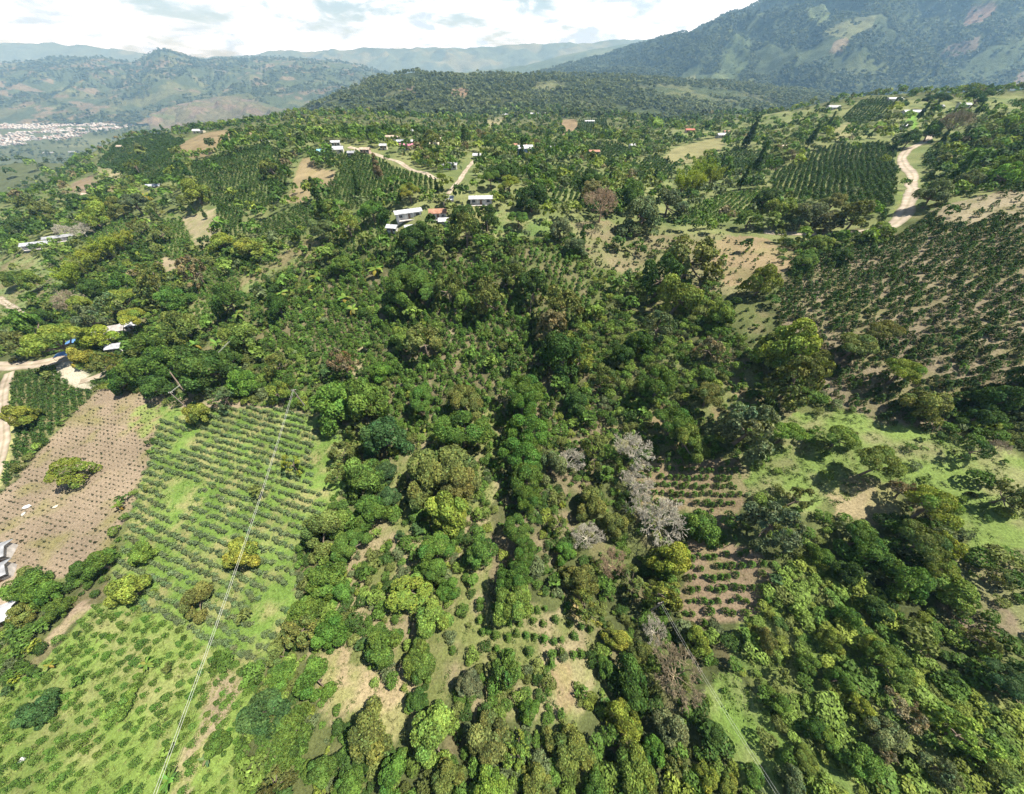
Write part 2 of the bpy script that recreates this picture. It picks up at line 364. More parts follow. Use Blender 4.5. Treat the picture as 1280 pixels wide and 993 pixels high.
region('sandy_clearing', [(395,812),(430,812),(470,836),(510,850),(530,880),(510,910),(480,930),(455,890),(420,880),(405,850)], (0.294,0.239,0.14), 0.42, (0.22,0.22,0.09), 2.5)
region('orange_patch', [(714,744),(722,740),(730,760),(722,775),(712,765)], (0.294,0.213,0.098), 0.2, (0.21,0.184,0.07), 3)
region('brown_patch', [(685,838),(712,826),(716,870),(706,890),(690,885)], (0.217,0.147,0.091), 0.3, (0.2,0.18,0.08), 3)
region('orchid_path', [(440,470),(452,430),(462,428),(452,480),(450,520),(440,520)], (0.252,0.198,0.119), 0.3, (0.2,0.2,0.08), 3)
region('ravine_clay', [(553,420),(560,390),(556,375),(564,372),(572,395),(566,430)], (0.252,0.191,0.133), 0.25, (0.2,0.18,0.1), 3)
region('left_dry', [(225,370),(330,330),(390,295),(420,300),(400,320),(345,345),(300,375),(250,420)], (0.175,0.154,0.077), 0.45, (0.14,0.17,0.06), 4)
region('left_grass', [(-20,320),(60,320),(90,345),(60,390),(-20,390)], (0.138,0.185,0.0675), 0.45, (0.168,0.147,0.077), 5)
region('field_edge', [(205,512),(230,490),(330,505),(385,515),(445,528),(450,545),(330,520),(205,520)], (0.252,0.184,0.126), 0.35, (0.172,0.176,0.072), 3)
region('row_field', [(203,505),(240,512),(330,508),(385,518),(440,535),(432,600),(400,655),(372,690),(374,760),(355,800),(330,850),(270,815),(205,775),(140,745),(150,690),(165,640),(190,570)], (0.107,0.176,0.036), 0.42, (0.198,0.197,0.081), 3.2)
region('weedy_field', [(150,742),(205,775),(270,815),(320,850),(330,880),(300,930),(318,993),(310,1040),(-40,1040),(-40,870),(30,850),(70,810),(110,765)], (0.128,0.188,0.042), 0.36, (0.185,0.195,0.075), 3.5)
region('pink_path', [(255,860),(290,835),(310,850),(270,920),(245,985),(225,990),(232,930)], (0.231,0.191,0.119), 0.45, (0.172,0.193,0.063), 3)
region('pink_spots', [(60,800),(95,755),(112,745),(118,760),(80,790),(66,812)], (0.28,0.198,0.14), 0.3, (0.2,0.2,0.08), 3)
region('yard_left', [(-30,700),(-5,680),(20,700),(15,770),(-30,800)], (0.28,0.228,0.161), None, None, 3)
region('soil_field', [(120,488),(150,484),(205,500),(198,525),(188,570),(170,620),(140,680),(118,705),(76,724),(40,715),(-30,690),(-30,640),(10,610),(55,560),(90,520)], (0.235,0.168,0.118), 0.28, (0.182,0.165,0.0735), 4.5, 0.7)
region('soil_green', [(165,512),(200,505),(200,535),(180,550),(160,535)], (0.172,0.218,0.063), 0.45, (0.231,0.176,0.105), 3)
region('left_coffee', [(18,468),(60,462),(78,470),(100,488),(122,490),(85,522),(45,565),(8,612),(-10,610),(8,560),(14,510)], (0.10,0.115,0.045), 0.4, (0.2,0.18,0.09), 3, 0.6)
region('road_edge', [(-5,500),(16,480),(20,520),(16,560),(8,600),(-10,620)], (0.3,0.3,0.12), None, None, 3)
region('yard_drive', [(62,470),(75,452),(95,448),(108,470),(118,485),(100,490),(84,480)], (0.35,0.323,0.245), None, None, 3, 0.5)

def ground_colour(x, y):
    """(n,3) albedo of the soil and its cover"""
    n = len(x)
    a = sstep(-0.35, 0.35, fbm(x, y, 7, 4, 21)); b = sstep(0.1, 0.5, fbm(x, y, 5, 3, 33))
    col = np.array(UNDER)[None] * (1 - a[:, None]) + np.array((0.10, 0.118, 0.042))[None] * a[:, None]
    col = col * (1 - 0.45 * b[:, None]) + 0.45 * b[:, None] * np.array((0.18, 0.14, 0.085))[None]
    jx = fbm(x, y, 4, 3, 41); jy = fbm(x, y, 4, 3, 57)
    for k, (nm, R) in enumerate(REG.items()):
        bb0 = R['poly'].min(0) - 6; bb1 = R['poly'].max(0) + 6
        sel = np.where((x > bb0[0]) & (x < bb1[0]) & (y > bb0[1]) & (y < bb1[1]))[0]
        if not len(sel): continue
        xs = x[sel]; ys = y[sel]; amp = 1.6 * R['hard']
        ins = inside(R['poly'], xs + amp * jx[sel], ys + amp * jy[sel])
        c = np.tile(np.array(R['col']), (len(sel), 1))
        if R['mix']:
            t = sstep(R['mix'] - 0.3, R['mix'] + 0.3, 0.5 + 0.75 * fbm(xs, ys, R['mscale'], 4, 70 + k))
            t = 1 - t
            c = c * (1 - t[:, None]) + np.array(R['mixcol'])[None] * t[:, None]
            c = np.where(True, c, c)
        col[sel[ins]] = c[ins]
    return col

def nodes(step0, k, lim_neg, lim_pos):
    out = []
    for lim in (lim_pos, lim_neg):
        v = [0.0]
        while v[-1] < lim: v.append(v[-1] + max(step0, k * v[-1]))
        out.append(np.array(v))
    return np.concatenate([-out[1][:0:-1], out[0]])
gx = nodes(0.75, 0.0085, 7500, 7500); gy = nodes(0.75, 0.0085, 420, 7800)
GX, GY = np.meshgrid(gx, gy); GZ = terrain(GX, GY)
nx_, ny_ = len(gx), len(gy)
idx = np.arange(nx_ * ny_).reshape(ny_, nx_)
GF = np.stack([idx[:-1, :-1], idx[:-1, 1:], idx[1:, 1:], idx[1:, :-1]], -1).reshape(-1, 4)
gcol = ground_colour(GX.ravel(), GY.ravel())
far = sstep(500, 1200, np.hypot(GX, GY).ravel())[:, None]
fcol = np.array((0.07, 0.085, 0.04))[None] + 0.06 * np.clip(fbm(GX.ravel(), GY.ravel(), 160, 4, 91), 0, 1)[:, None] * np.array((1.5, 1.4, .8))[None]
gcol = gcol * (1 - far) + fcol * far
ground = link('ground', mesh_np('ground', np.stack([GX, GY, GZ], -1).reshape(-1, 3), GF, gcol, True, [GROUND]))
tag(ground, 'green hillside ground with bare soil fields and grass', kind='structure')

def terrain(x, y):
    """height of the ground sheet itself (between its vertices) - quick to ask"""
    x = np.asarray(x, float); y = np.asarray(y, float)
    i = np.clip(np.searchsorted(gx, x) - 1, 0, nx_ - 2); j = np.clip(np.searchsorted(gy, y) - 1, 0, ny_ - 2)
    fx = np.clip((x - gx[i]) / (gx[i + 1] - gx[i]), 0, 1); fy = np.clip((y - gy[j]) / (gy[j + 1] - gy[j]), 0, 1)
    return (GZ[j, i] * (1 - fx) + GZ[j, i + 1] * fx) * (1 - fy) + (GZ[j + 1, i] * (1 - fx) + GZ[j + 1, i + 1] * fx) * fy

# ------------------------------------------------------------------ far hills, each at its own distance
PATCH = {}
def ridge(name, label, foot, crest, nu, nv, amp, nscale, col1, col2, cscale, seed, back=500, bulge=0.0, crisp=0.15, col3=None, patches=(), taper=0.0):
    """a hill range: its foot and its crest run along the given sight lines at the given depths; spurs and gullies by noise"""
    f = np.array(foot, float); c = np.array(crest, float)
    px = np.linspace(f[0, 0], f[-1, 0], nu); s = np.linspace(0, 1, nu)
    cxp = np.interp(s, np.linspace(0, 1, 200), np.interp(np.linspace(c[0, 0], c[-1, 0], 200), c[:, 0], c[:, 0]))
    fp = rays(px, np.interp(px, f[:, 0], f[:, 1])) * np.interp(px, f[:, 0], f[:, 2])[:, None]
    cpx = np.linspace(c[0, 0], c[-1, 0], nu)
    cp = rays(cpx, np.interp(cpx, c[:, 0], c[:, 1])) * np.interp(cpx, c[:, 0], c[:, 2])[:, None]
    t = np.concatenate([np.linspace(0, 1, nv), 1 + np.linspace(0, 1, nv // 4)[1:]])[:, None]
    T = np.minimum(t, 1.0)
    P = fp[None] * (1 - T[..., None]) + cp[None] * T[..., None]
    P[..., 2] += bulge * np.sin(math.pi * T) * 1.0
    over = np.maximum(t - 1, 0)
    P[..., 1] += over * back; P[..., 2] -= over ** 1.5 * back * 0.5
    rg = 1 - np.abs(fbm(P[..., 0] + 0.35 * P[..., 1], P[..., 1] * 0.55, nscale, 4, seed)) * 2.2
    env = np.sin(math.pi * np.clip(T * 0.93 + 0.04, 0, 1)) + crisp
    rg2 = 1 - np.abs(fbm(P[..., 0] - 0.3 * P[..., 1], P[..., 1] * 0.6, nscale * 0.32, 3, seed + 40)) * 2.2
    rg = rg + 0.32 * rg2
    if taper: env = env * sstep(0.0, taper, s)[None]
    P[..., 2] += amp * env * rg + 0.12 * amp * fbm(P[..., 0], P[..., 1], nscale * 0.12, 3, seed + 9)
    P[..., 2] += CAMZ
    V = P.reshape(-1, 3); m = len(t)
    ii = np.arange(nu * m).reshape(m, nu)
    F = np.stack([ii[:-1, :-1], ii[:-1, 1:], ii[1:, 1:], ii[1:, :-1]], -1).reshape(-1, 4)
    a = sstep(0.05, 0.3, fbm(V[:, 0], V[:, 1], cscale, 4, seed + 3))[:, None]
    cl = np.array(col1)[None] * (1 - a) + np.array(col2)[None] * a
    if col3 is not None:
        b = sstep(0.22, 0.34, fbm(V[:, 0], V[:, 1], cscale * 0.8, 3, seed + 13))[:, None]
        cl = cl * (1 - b) + np.array(col3)[None] * b
    if patches:
        u, v, d = project(V); PM = np.zeros(len(V), bool); ju = 3 * fbm(V[:, 0], V[:, 1], 120, 2, 5); jv = 2 * fbm(V[:, 0], V[:, 1], 120, 2, 6)
        for pp, pc in patches:
            ins = inside(pp, u + ju, v + jv); cl[ins] = np.array(pc); PM |= ins
        PATCH[name] = PM.reshape(m, nu)
    o = link(name, mesh_np(name, V, F, cl, True, [HILL]))
    tag(o, label, kind='structure')
    return P[:nv]
MIDR = ridge('wooded_ridge', 'wooded ridge beyond the farm houses',
  [(350,190,760),(420,175,690),(520,165,660),(640,160,660),(760,160,700),(900,165,760),(1250,170,800)],
  [(350,156,960),(400,131,1000),(440,110,1080),(480,97,1130),(520,91,1150),(560,91,1160),(600,93,1150),(640,94,1150),(680,95,1150),(740,96,1200),(900,104,1250),(1000,114,1250),(1100,128,1250),(1250,140,1200)],
  560, 120, 9, 170, (0.06,0.082,0.035), (0.11,0.125,0.055), 110, 11, 400, 0, 0.1, None, [([(563,112),(585,110),(590,122),(570,124)],(0.22,0.16,0.1)),([(500,112),(520,108),(524,116),(505,120)],(0.17,0.13,0.09)),([(660,108),(690,104),(700,112),(672,116)],(0.14,0.15,0.07))])
MOUNT = ridge('mountain', 'steep forested mountain with pasture patches',
  [(660,128,1700),(760,140,1500),(860,158,1400),(940,158,1350),(1010,150,1350),(1100,142,1400),(1360,130,1500)],
  [(660,96,2500),(700,84,2550),(740,74,2650),(790,60,2700),(830,49,2700),(860,43,2700),(880,34,2650),(900,23,2650),(940,9,2600),(980,-12,2600),(1040,-40,2550),(1360,-60,2500)],
  620, 260, 125, 620, (0.05,0.07,0.031), (0.078,0.10,0.041), 260, 23, 1400, 0, 0.03, None, [([(1008,12),(1035,4),(1042,22),(1030,32),(1012,24)],(0.0936,0.122,0.054)),([(1028,42),(1050,28),(1095,20),(1092,36),(1060,48),(1030,44)],(0.115,0.13,0.0612)),([(1036,66),(1042,52),(1058,46),(1062,50),(1050,68)],(0.173,0.144,0.0936)),([(1202,36),(1212,10),(1242,4),(1246,14),(1222,34)],(0.194,0.137,0.101)),([(1172,70),(1186,56),(1226,46),(1222,62),(1196,72)],(0.122,0.101,0.072)),([(902,66),(918,42),(938,44),(936,84),(912,104),(896,100)],(0.072,0.101,0.0432)),([(882,104),(900,86),(912,98),(900,106)],(0.0936,0.122,0.054)),([(1190,90),(1240,60),(1290,50),(1290,80),(1230,100),(1200,110)],(0.0648,0.09,0.0396)),([(1066,86),(1080,78),(1086,90),(1070,98)],(0.0864,0.108,0.0504)),([(855,98),(868,92),(868,104),(856,106)],(0.144,0.158,0.0648)),([(1262,112),(1272,92),(1290,82),(1290,116)],(0.144,0.115,0.0864))], 0.4)
ridge('distant_spur', 'blue forested spur behind the mountain',
  [(560,110,3400),(700,115,3300),(840,110,3300)],
  [(560,95,4200),(620,89,4200),(660,82,4200),(700,72,4250),(740,63,4300),(780,57,4300),(840,50,4300)], 160, 60, 45, 700, (0.06,0.08,0.035), (0.09,0.11,0.05), 300, 31, 1500)
LEFTH = ridge('distant_hill', 'hill country beyond the valley town',
  [(-120,160,2150),(0,157,2150),(100,155,2150),(200,156,2100),(280,160,2000),(340,164,1900),(420,164,1900),(560,156,2100)],
  [(-120,84,3600),(0,80,3600),(40,76,3600),(90,72,3600),(130,73,3600),(165,79,3600),(182,71,3500),(196,62,3450),(214,63,3450),(232,71,3500),(258,77,3600),(275,74,3700),(330,73,3800),(380,73,3800),(420,77,3800),(450,83,3700),(490,94,3500),(560,110,3200)],
  460, 160, 48, 420, (0.06,0.08,0.038), (0.10,0.11,0.05), 150, 47, 1600, 0, 0.02, (0.15,0.125,0.08))
ridge('gorge_slope', 'bare eroded gorge slope falling to the river',
  [(190,168,1900),(260,170,1800),(330,168,1750),(400,165,1750)],
  [(190,143,2150),(230,130,2250),(270,122,2300),(310,118,2300),(335,132,2200),(400,150,2000)], 200, 80, 34, 200, (0.115,0.11,0.062), (0.085,0.10,0.045), 120, 53, 300, 0, 0.05, (0.15,0.12,0.085))
ridge('far_range', 'faint blue mountain range on the horizon',
  [(-200,98,6000),(300,98,6000),(860,98,6000)],
  [(-200,60,6900),(0,56,6900),(60,55,6900),(110,58,6900),(160,66,6900),(200,72,6900),(300,73,6900),(340,66,6900),(400,65,6900),(450,62,6900),(520,61,6900),(580,63,6900),(650,58,6900),(700,56,6900),(740,54,6900),(790,52,6900),(860,52,6900)],
  420, 60, 75, 750, (0.07,0.085,0.045), (0.12,0.12,0.06), 500, 61, 600, 0, 0.28)

# ------------------------------------------------------------------ the air
hz = MB(); hz.box(-8200, 8200, -1200, 7900, FLOOR + CAMZ - 60, CAMZ + 720)
hm, ht, ho = new_mat('haze_air')
pv = N(ht, 'ShaderNodeVolumePrincipled'); pv.inputs['Color'].default_value = (0.34, 0.65, 1.0, 1); pv.inputs['Absorption Color'].default_value = (1, 1, 1, 1); pv.inputs['Density'].default_value = 0.000115; pv.inputs['Anisotropy'].default_value = 0.1
ht.links.new(pv.outputs[0], ho.inputs['Volume'])
haze = hz.build('haze', hm); tag(haze, 'thin blue haze in the air', kind='stuff')
# ------------------------------------------------------------------ plants: crowns and trunks (unit crown radius, origin at the foot)
def unit(v): return v / np.maximum(np.linalg.norm(v, axis=-1, keepdims=True), 1e-9)
def leaf_quads(P, Nrm, size, rng, aspect=0.62, jitter=0.75, up=0.25):
    n = len(P)
    nr = unit(Nrm * 0.8 + rng.normal(0, jitter * 0.6, (n, 3)) + np.array([0, 0, up]))
    t = unit(np.cross(nr, rng.normal(0, 1, (n, 3)))); b = np.cross(nr, t)
    s = size * rng.uniform(0.6, 1.45, n)[:, None]
    bend = nr * s * 0.18
    v = np.stack([P - t * s, P - b * s * aspect + bend, P + t * s, P + b * s * aspect + bend], 1)
    f = np.arange(n * 4).reshape(n, 4)
    return v.reshape(-1, 3), f
def lobed_points(C, R, n, rng, zs=0.85, jit=0.14, low=-0.35, bias=0.35):
    """points spread over the outside of a heap of lobes, none inside another lobe"""
    C = np.asarray(C, float); R = np.asarray(R, float)
    w = R ** 2 / (R ** 2).sum(); P = []; D = []; L = []
    tot = 0
    while tot < n:
        m = int(n * 1.8) + 50
        k = rng.choice(len(R), m, p=w)
        d = unit(rng.normal(0, 1, (m, 3)) + np.array([0, 0, bias]))
        rr = R[k] * (1 - np.abs(rng.normal(0, jit, m)))
        p = C[k] + d * rr[:, None] * np.array([1, 1, zs])
        q = (p[:, None] - C[None]) / np.array([1, 1, zs])
        inn = ((np.linalg.norm(q, axis=2) < R[None] * 0.80)).sum(1) > (np.linalg.norm((p - C[k]) / np.array([1, 1, zs]), axis=1) < R[k] * 0.80)
        ok = ~inn & (d[:, 2] > low)
        P.append(p[ok]); D.append(d[ok]); L.append(k[ok]); tot += ok.sum()
        if len(P) > 12: break
    return np.concatenate(P)[:n], np.concatenate(D)[:n], np.concatenate(L)[:n]
def crown(seed, hc=1.3, flat=0.75, lobes=18, lr=(0.28, 0.46), n=3600, leaf=0.062, spread=0.68, jit=0.14, zs=0.85, var=0.35, skirt=0.35, gaps=0.0, hue=0.075, irregular=0.18):
    rng = np.random.default_rng(seed)
    a = rng.uniform(0, 2 * math.pi, lobes); r = spread * np.sqrt(rng.uniform(0.0, 1, lobes))
    r[: lobes // 3] = spread * rng.uniform(0.85, 1.05, lobes // 3); a[: lobes // 3] = np.linspace(0, 2 * math.pi, lobes // 3, endpoint=False) + rng.normal(0, 0.25, lobes // 3)
    el = 1 + irregular * np.sin(a * 2 + rng.uniform(0, 6)) + irregular * np.sin(a * 3 + rng.uniform(0, 6)) * 0.7
    r = r * el
    R = rng.uniform(*lr, lobes)
    dome = np.sqrt(np.maximum(1 - (r / (spread * 1.25)) ** 2, 0.05))
    z = hc + flat * (dome * rng.uniform(0.55, 1.0, lobes) - 0.45) - skirt * (r / spread) * rng.uniform(0, 1, lobes) * flat
    C = np.stack([r * np.cos(a), r * np.sin(a), z], 1)
    P, D, L = lobed_points(C, R, n, rng, zs, jit)
    if gaps:
        g = fbm(P[:, 0] + P[:, 2] * 0.7, P[:, 1] - P[:, 2] * 0.4, 0.3, 2, seed) > -0.25 + gaps
        P, D, L = P[g], D[g], L[g]
    V, F = leaf_quads(P, D, leaf, rng)
    lv = rng.normal(0, 0.5 * var, lobes)[L] + rng.normal(0, var, len(P)); lv = np.clip(1 + lv, 0.35, 1.9)
    hv = rng.normal(0, hue, lobes)[L] + rng.normal(0, hue, len(P))
    c = np.stack([lv * (1 + hv), lv, lv * (1 - 0.5 * hv)], 1)
    return V, F, np.repeat(np.clip(c, 0.1, 3), 4, 0), C, R
def limbs(mb, C, hc, rng, rad=0.075, count=6, lean=0.08):
    top = np.array([rng.normal(0, lean), rng.normal(0, lean), hc * 0.62])
    pts = np.array([[0, 0, -0.35], [0, 0, 0.05], top * 0.5 + rng.normal(0, 0.02, 3), top])
    mb.tube(pts, [rad * 1.35, rad * 1.1, rad * 0.85, rad * 0.7], 7)
    order = np.argsort(-np.linalg.norm(C[:, :2], axis=1))[:: max(1, len(C) // count)][:count]
    for k in order:
        e = C[k]; m = (top + e) / 2 + np.array([0, 0, -0.08]) + rng.normal(0, 0.04, 3)
        mb.tube([top * 0.93, m, e], [rad * 0.55, rad * 0.36, rad * 0.12], 5)
def branchwork(seed, hc=1.4, depth=5, rad=0.055, spread=0.55, first=5, flat=1.0, shrink=0.72, minr=0.006):
    """bare limbs dividing again and again"""
    rng = np.random.default_rng(seed); mb = MB()
    mb.tube([[0, 0, -0.3], [0.02, 0, hc * 0.3], [0.0, 0.03, hc * 0.55]], [rad * 1.4, rad * 1.1, rad], 6)
    def grow(p, d, l, r, lv):
        q = p + d * l; mid = p + d * l * 0.5 + rng.normal(0, l * 0.07, 3)
        mb.tube([p, mid, q], [r, r * 0.85, max(r * 0.65, minr * 0.6)], 5 if lv < 2 else 3)
        if lv >= depth: return
        for _ in range(3 if rng.random() < 0.62 else 2):
            nd = unit(d + rng.normal(0, spread, 3) + np.array([0, 0, 0.12])); nd[2] *= flat; nd = unit(nd)
            grow(q, nd, l * shrink * rng.uniform(0.8, 1.15), max(r * 0.62, minr), lv + 1)
    for i in range(first):
        a = 2 * math.pi * (i + rng.uniform(-0.3, 0.3)) / first
        d = unit(np.array([math.cos(a), math.sin(a), rng.uniform(0.5, 1.3)]))
        grow(np.array([0, 0.02, hc * 0.5]), d, 0.42, rad * 0.75, 1)
    return mb
def column_crown(seed, h=3.2, n=2600, leaf=0.085, taper=0.7):
    rng = np.random.default_rng(seed); C = []; R = []
    for i in range(22):
        t = i / 21; rr = (1 - taper * t) * 0.62; a = rng.uniform(0, 6.28)
        C.append([rr * math.cos(a) * 0.6, rr * math.sin(a) * 0.6, 0.55 + h * t]); R.append(max(0.2, rr * rng.uniform(0.6, 0.95)))
    P, D, L = lobed_points(C, R, n, rng, 1.1, 0.18)
    V, F = leaf_quads(P, D, leaf, rng); lv = np.clip(1 + rng.normal(0, 0.3, len(P)), 0.4, 1.8)
    c = np.stack([lv * 1.0, lv, lv], 1)
    mb = MB(); mb.tube([[0, 0, -0.3], [0, 0, h * 0.9]], [0.11, 0.04], 6)
    return V, F, np.repeat(c, 4, 0), mb
def frond_strip(mbv, mbf, mbc, base, az, L, el0, droop, w, rng, n0, col):
    """one arching blade, folded along its midrib"""
    k = 6; d = np.array([math.cos(az), math.sin(az), 0.0]); side = np.array([-d[1], d[0], 0.0])
    p = np.array(base, float); el = el0; V = []
    for i in range(k + 1):
        t = i / k; ww = w * (0.25 + 1.5 * math.sin(math.pi * min(1, 0.12 + 0.86 * t))) * 0.62 + 0.01
        V += [p - side * ww + np.array([0, 0, -0.25 * ww]), p.copy(), p + side * ww + np.array([0, 0, -0.25 * ww])]
        p = p + (d * math.cos(el) + np.array([0, 0, math.sin(el)])) * L / k; el -= droop / k
    f = []
    for i in range(k):
        f += [(n0+3*i, n0+3*i+1, n0+3*i+4, n0+3*i+3), (n0+3*i+1, n0+3*i+2, n0+3*i+5, n0+3*i+4)]
    mbv.append(np.array(V)); mbf.append(np.array(f)); mbc.append(np.tile(np.array(col)[None] * rng.uniform(0.75, 1.25), (len(V), 1)))
    return n0 + len(V)
def fronds(seed, count=11, L=1.0, h=0.9, el=(0.2, 1.2), droop=1.7, w=0.13, dead=0.15):
    rng = np.random.default_rng(seed); v, f, c = [], [], []; n = 0
    for i in range(count):
        az = i * 2.399 + rng.normal(0, 0.2); dd = rng.random() < dead
        col = (1.9, 1.0, 0.9) if dd else (1 + rng.normal(0, 0.15), 1 + rng.normal(0, 0.12), 0.9)
        n = frond_strip(v, f, c, (0, 0, h), az, L * rng.uniform(0.8, 1.12), rng.uniform(*el) - (1.0 if dd else 0), droop * rng.uniform(0.7, 1.2), w, rng, n, col)
    mb = MB(); mb.tube([[0, 0, -0.2], [0.01, 0.01, h * 0.5], [0, 0, h + 0.02]], [0.09, 0.075, 0.06], 7)
    return np.concatenate(v), np.concatenate(f), np.concatenate(c), mb
def bamboo(seed, culms=26, h=2.6):
    """a clump of arching culms, each feathered with leaf sprays"""
    rng = np.random.default_rng(seed); mb = MB(); P = []; D = []; L = []
    for i in range(culms):
        a = rng.uniform(0, 6.28); r0 = 0.32 * math.sqrt(rng.random()); b = np.array([r0 * math.cos(a), r0 * math.sin(a), -0.15])
        az = a + rng.normal(0, 0.5); H = h * rng.uniform(0.65, 1.05); out = rng.uniform(0.45, 0.95)
        t = np.linspace(0, 1, 7)[:, None]
        pts = b + np.concatenate([out * t ** 2.2 * math.cos(az), out * t ** 2.2 * math.sin(az), H * (t - 0.22 * t ** 3.5)], 1)
        mb.tube(pts, np.linspace(0.022, 0.006, 7), 4)
        m = 120; tt = 0.3 + 0.75 * np.sqrt(rng.random(m)); tt = np.minimum(tt, 1)
        pp = np.stack([np.interp(tt, t[:, 0], pts[:, j]) for j in range(3)], 1) + rng.normal(0, 0.085, (m, 3))
        P.append(pp); D.append(unit(rng.normal(0, 1, (m, 3)) + np.array([0, 0, 0.5]))); L.append(np.full(m, i))
    P = np.concatenate(P); D = np.concatenate(D); L = np.concatenate(L)
    V, F = leaf_quads(P, D, 0.07, rng, aspect=0.4); cv = rng.normal(1, 0.16, culms)[L] * np.clip(rng.normal(1, 0.25, len(P)), 0.5, 1.7)
    return V, F, np.repeat(np.stack([cv, cv, cv], 1), 4, 0), mb
def coffee_arrays(seed, n=300, leaf=0.125, h=1.5):
    """a coffee bush, radius 1: tiers of drooping branches in a cone"""
    rng = np.random.default_rng(seed)
    t = rng.random(n) ** 0.8; a = rng.uniform(0, 6.28, n); rr = (1.0 - 0.78 * t) * np.sqrt(rng.uniform(0.35, 1, n))
    rr *= 1 + 0.15 * np.sin(a * 3 + rng.uniform(0, 6))
    P = np.stack([rr * np.cos(a), rr * np.sin(a), 0.18 + h * t - 0.1 * rr], 1)
    D = unit(np.stack([np.cos(a), np.sin(a), 0.5 + t], 1))
    V, F = leaf_quads(P, D, leaf, rng, aspect=0.6); lv = np.clip(rng.normal(1, 0.3, n), 0.4, 1.9)
    return V, F, np.repeat(np.stack([lv, lv, lv], 1), 4, 0)
def shrub_arrays(seed, n=420, leaf=0.092, flat=0.8):
    rng = np.random.default_rng(seed); k = 7
    a = rng.uniform(0, 6.28, k); r = rng.uniform(0.1, 0.62, k)
    C = np.stack([r * np.cos(a), r * np.sin(a), 0.5 * flat + rng.uniform(0, 0.5, k) * flat], 1); R = rng.uniform(0.3, 0.5, k)
    P, D, L = lobed_points(C, R, n, rng, 0.9, 0.2)
    V, F = leaf_quads(P, D, leaf, rng); lv = np.clip(1 + rng.normal(0, 0.28, len(P)) + rng.normal(0, 0.15, k)[L], 0.4, 1.9)
    return V, F, np.repeat(np.stack([lv, lv, lv], 1), 4, 0)
def clump_arrays(seed, n=26, h=1.5, leaf=0.36):
    """a small far-off tree: few large leaf sprays on a dome"""
    rng = np.random.default_rng(seed)
    d = unit(rng.normal(0, 1, (n, 3)) + np.array([0, 0, 0.45])); d[:, 2] = np.maximum(d[:, 2], -0.3)
    P = d * np.array([0.8, 0.8, 0.75]) * rng.uniform(0.75, 1.1, n)[:, None] + np.array([0, 0, h])
    V, F = leaf_quads(P, d, leaf, rng, aspect=0.8, jitter=0.6); lv = np.clip(rng.normal(1, 0.3, n), 0.4, 1.8)
    return V, F, np.repeat(np.stack([lv, lv, lv], 1), 4, 0)
def tuft_arrays(seed, n=15):
    rng = np.random.default_rng(seed); a = rng.uniform(0, 6.28, n); r = rng.uniform(0, 0.8, n)
    P = np.stack([r * np.cos(a), r * np.sin(a), rng.uniform(0.1, 0.7, n)], 1); D = unit(np.stack([np.cos(a), np.sin(a), np.full(n, 0.8)], 1))
    V, F = leaf_quads(P, D, 0.27, rng, aspect=0.35); lv = np.clip(rng.normal(1, 0.25, n), 0.5, 1.7)
    return V, F, np.repeat(np.stack([lv, lv, lv], 1), 4, 0)

PROTO = {}       # kind -> list of (crown mesh, trunk mesh, crown centre height)
def add_proto(kind, V, F, C, mb, hc, extra=None):
    cm = mesh_np('crown', V, F, C, False, [LEAF])
    v, f = mb.arrays(); tm = mesh_np('trunk', v, f, smooth=True, mats=[BARK])
    PROTO.setdefault(kind, []).append((cm, tm, hc))
for s in range(6):
    rng = np.random.default_rng(100 + s)
    def both(kind, **k):
        V, F, C, cc, rr = crown(1000 + s * 17 + len(PROTO) * 131, **k)
        mb = MB(); limbs(mb, cc, k.get('hc', 1.3), rng); add_proto(kind, V, F, C, mb, k.get('hc', 1.3))
    both('round', hc=0.98, flat=0.85, lobes=26, lr=(0.2, 0.42), skirt=0.75, n=5600, leaf=0.05, irregular=0.26, var=0.38, spread=0.74)
    both('ball', hc=1.05, flat=0.95, lobes=34, lr=(0.26, 0.32), n=4200, leaf=0.05, spread=0.7, jit=0.05, var=0.22, irregular=0.04, skirt=0.9)
    both('feather', hc=1.12, flat=0.55, lobes=28, lr=(0.22, 0.38), n=6500, leaf=0.04, spread=0.76, jit=0.2, zs=0.6, var=0.28, irregular=0.2)
    both('open', hc=1.12, flat=1.0, skirt=0.7, lobes=30, lr=(0.2, 0.36), n=6000, leaf=0.054, spread=0.8, jit=0.2, var=0.4, gaps=0.1, irregular=0.22)
    both('dry', hc=1.15, flat=0.95, lobes=24, skirt=0.6, lr=(0.2, 0.36), n=4400, leaf=0.05, spread=0.78, jit=0.3, var=0.42, gaps=0.2, hue=0.09, irregular=0.22)
for s in range(2):
    V, F, C, mb = column_crown(300 + s); add_proto('column', V, F, C, mb, 2.0)
    V, F, C, mb = column_crown(320 + s, 4.2, 1500, 0.12, 0.35); add_proto('spire', V, F, C, mb, 2.4)
    V, F, C, mb = bamboo(340 + s); add_proto('bamboo', V, F, C, mb, 1.7)
for s in range(3):
    V, F, C, mb = fronds(360 + s); add_proto('palm', V, F, C, mb, 1.0)
    V, F, C, mb = fronds(380 + s, 9, 1.0, 0.75, (0.3, 1.2), 1.5, 0.2); add_proto('banana', V, F, C, mb, 0.9)
DEADP = []
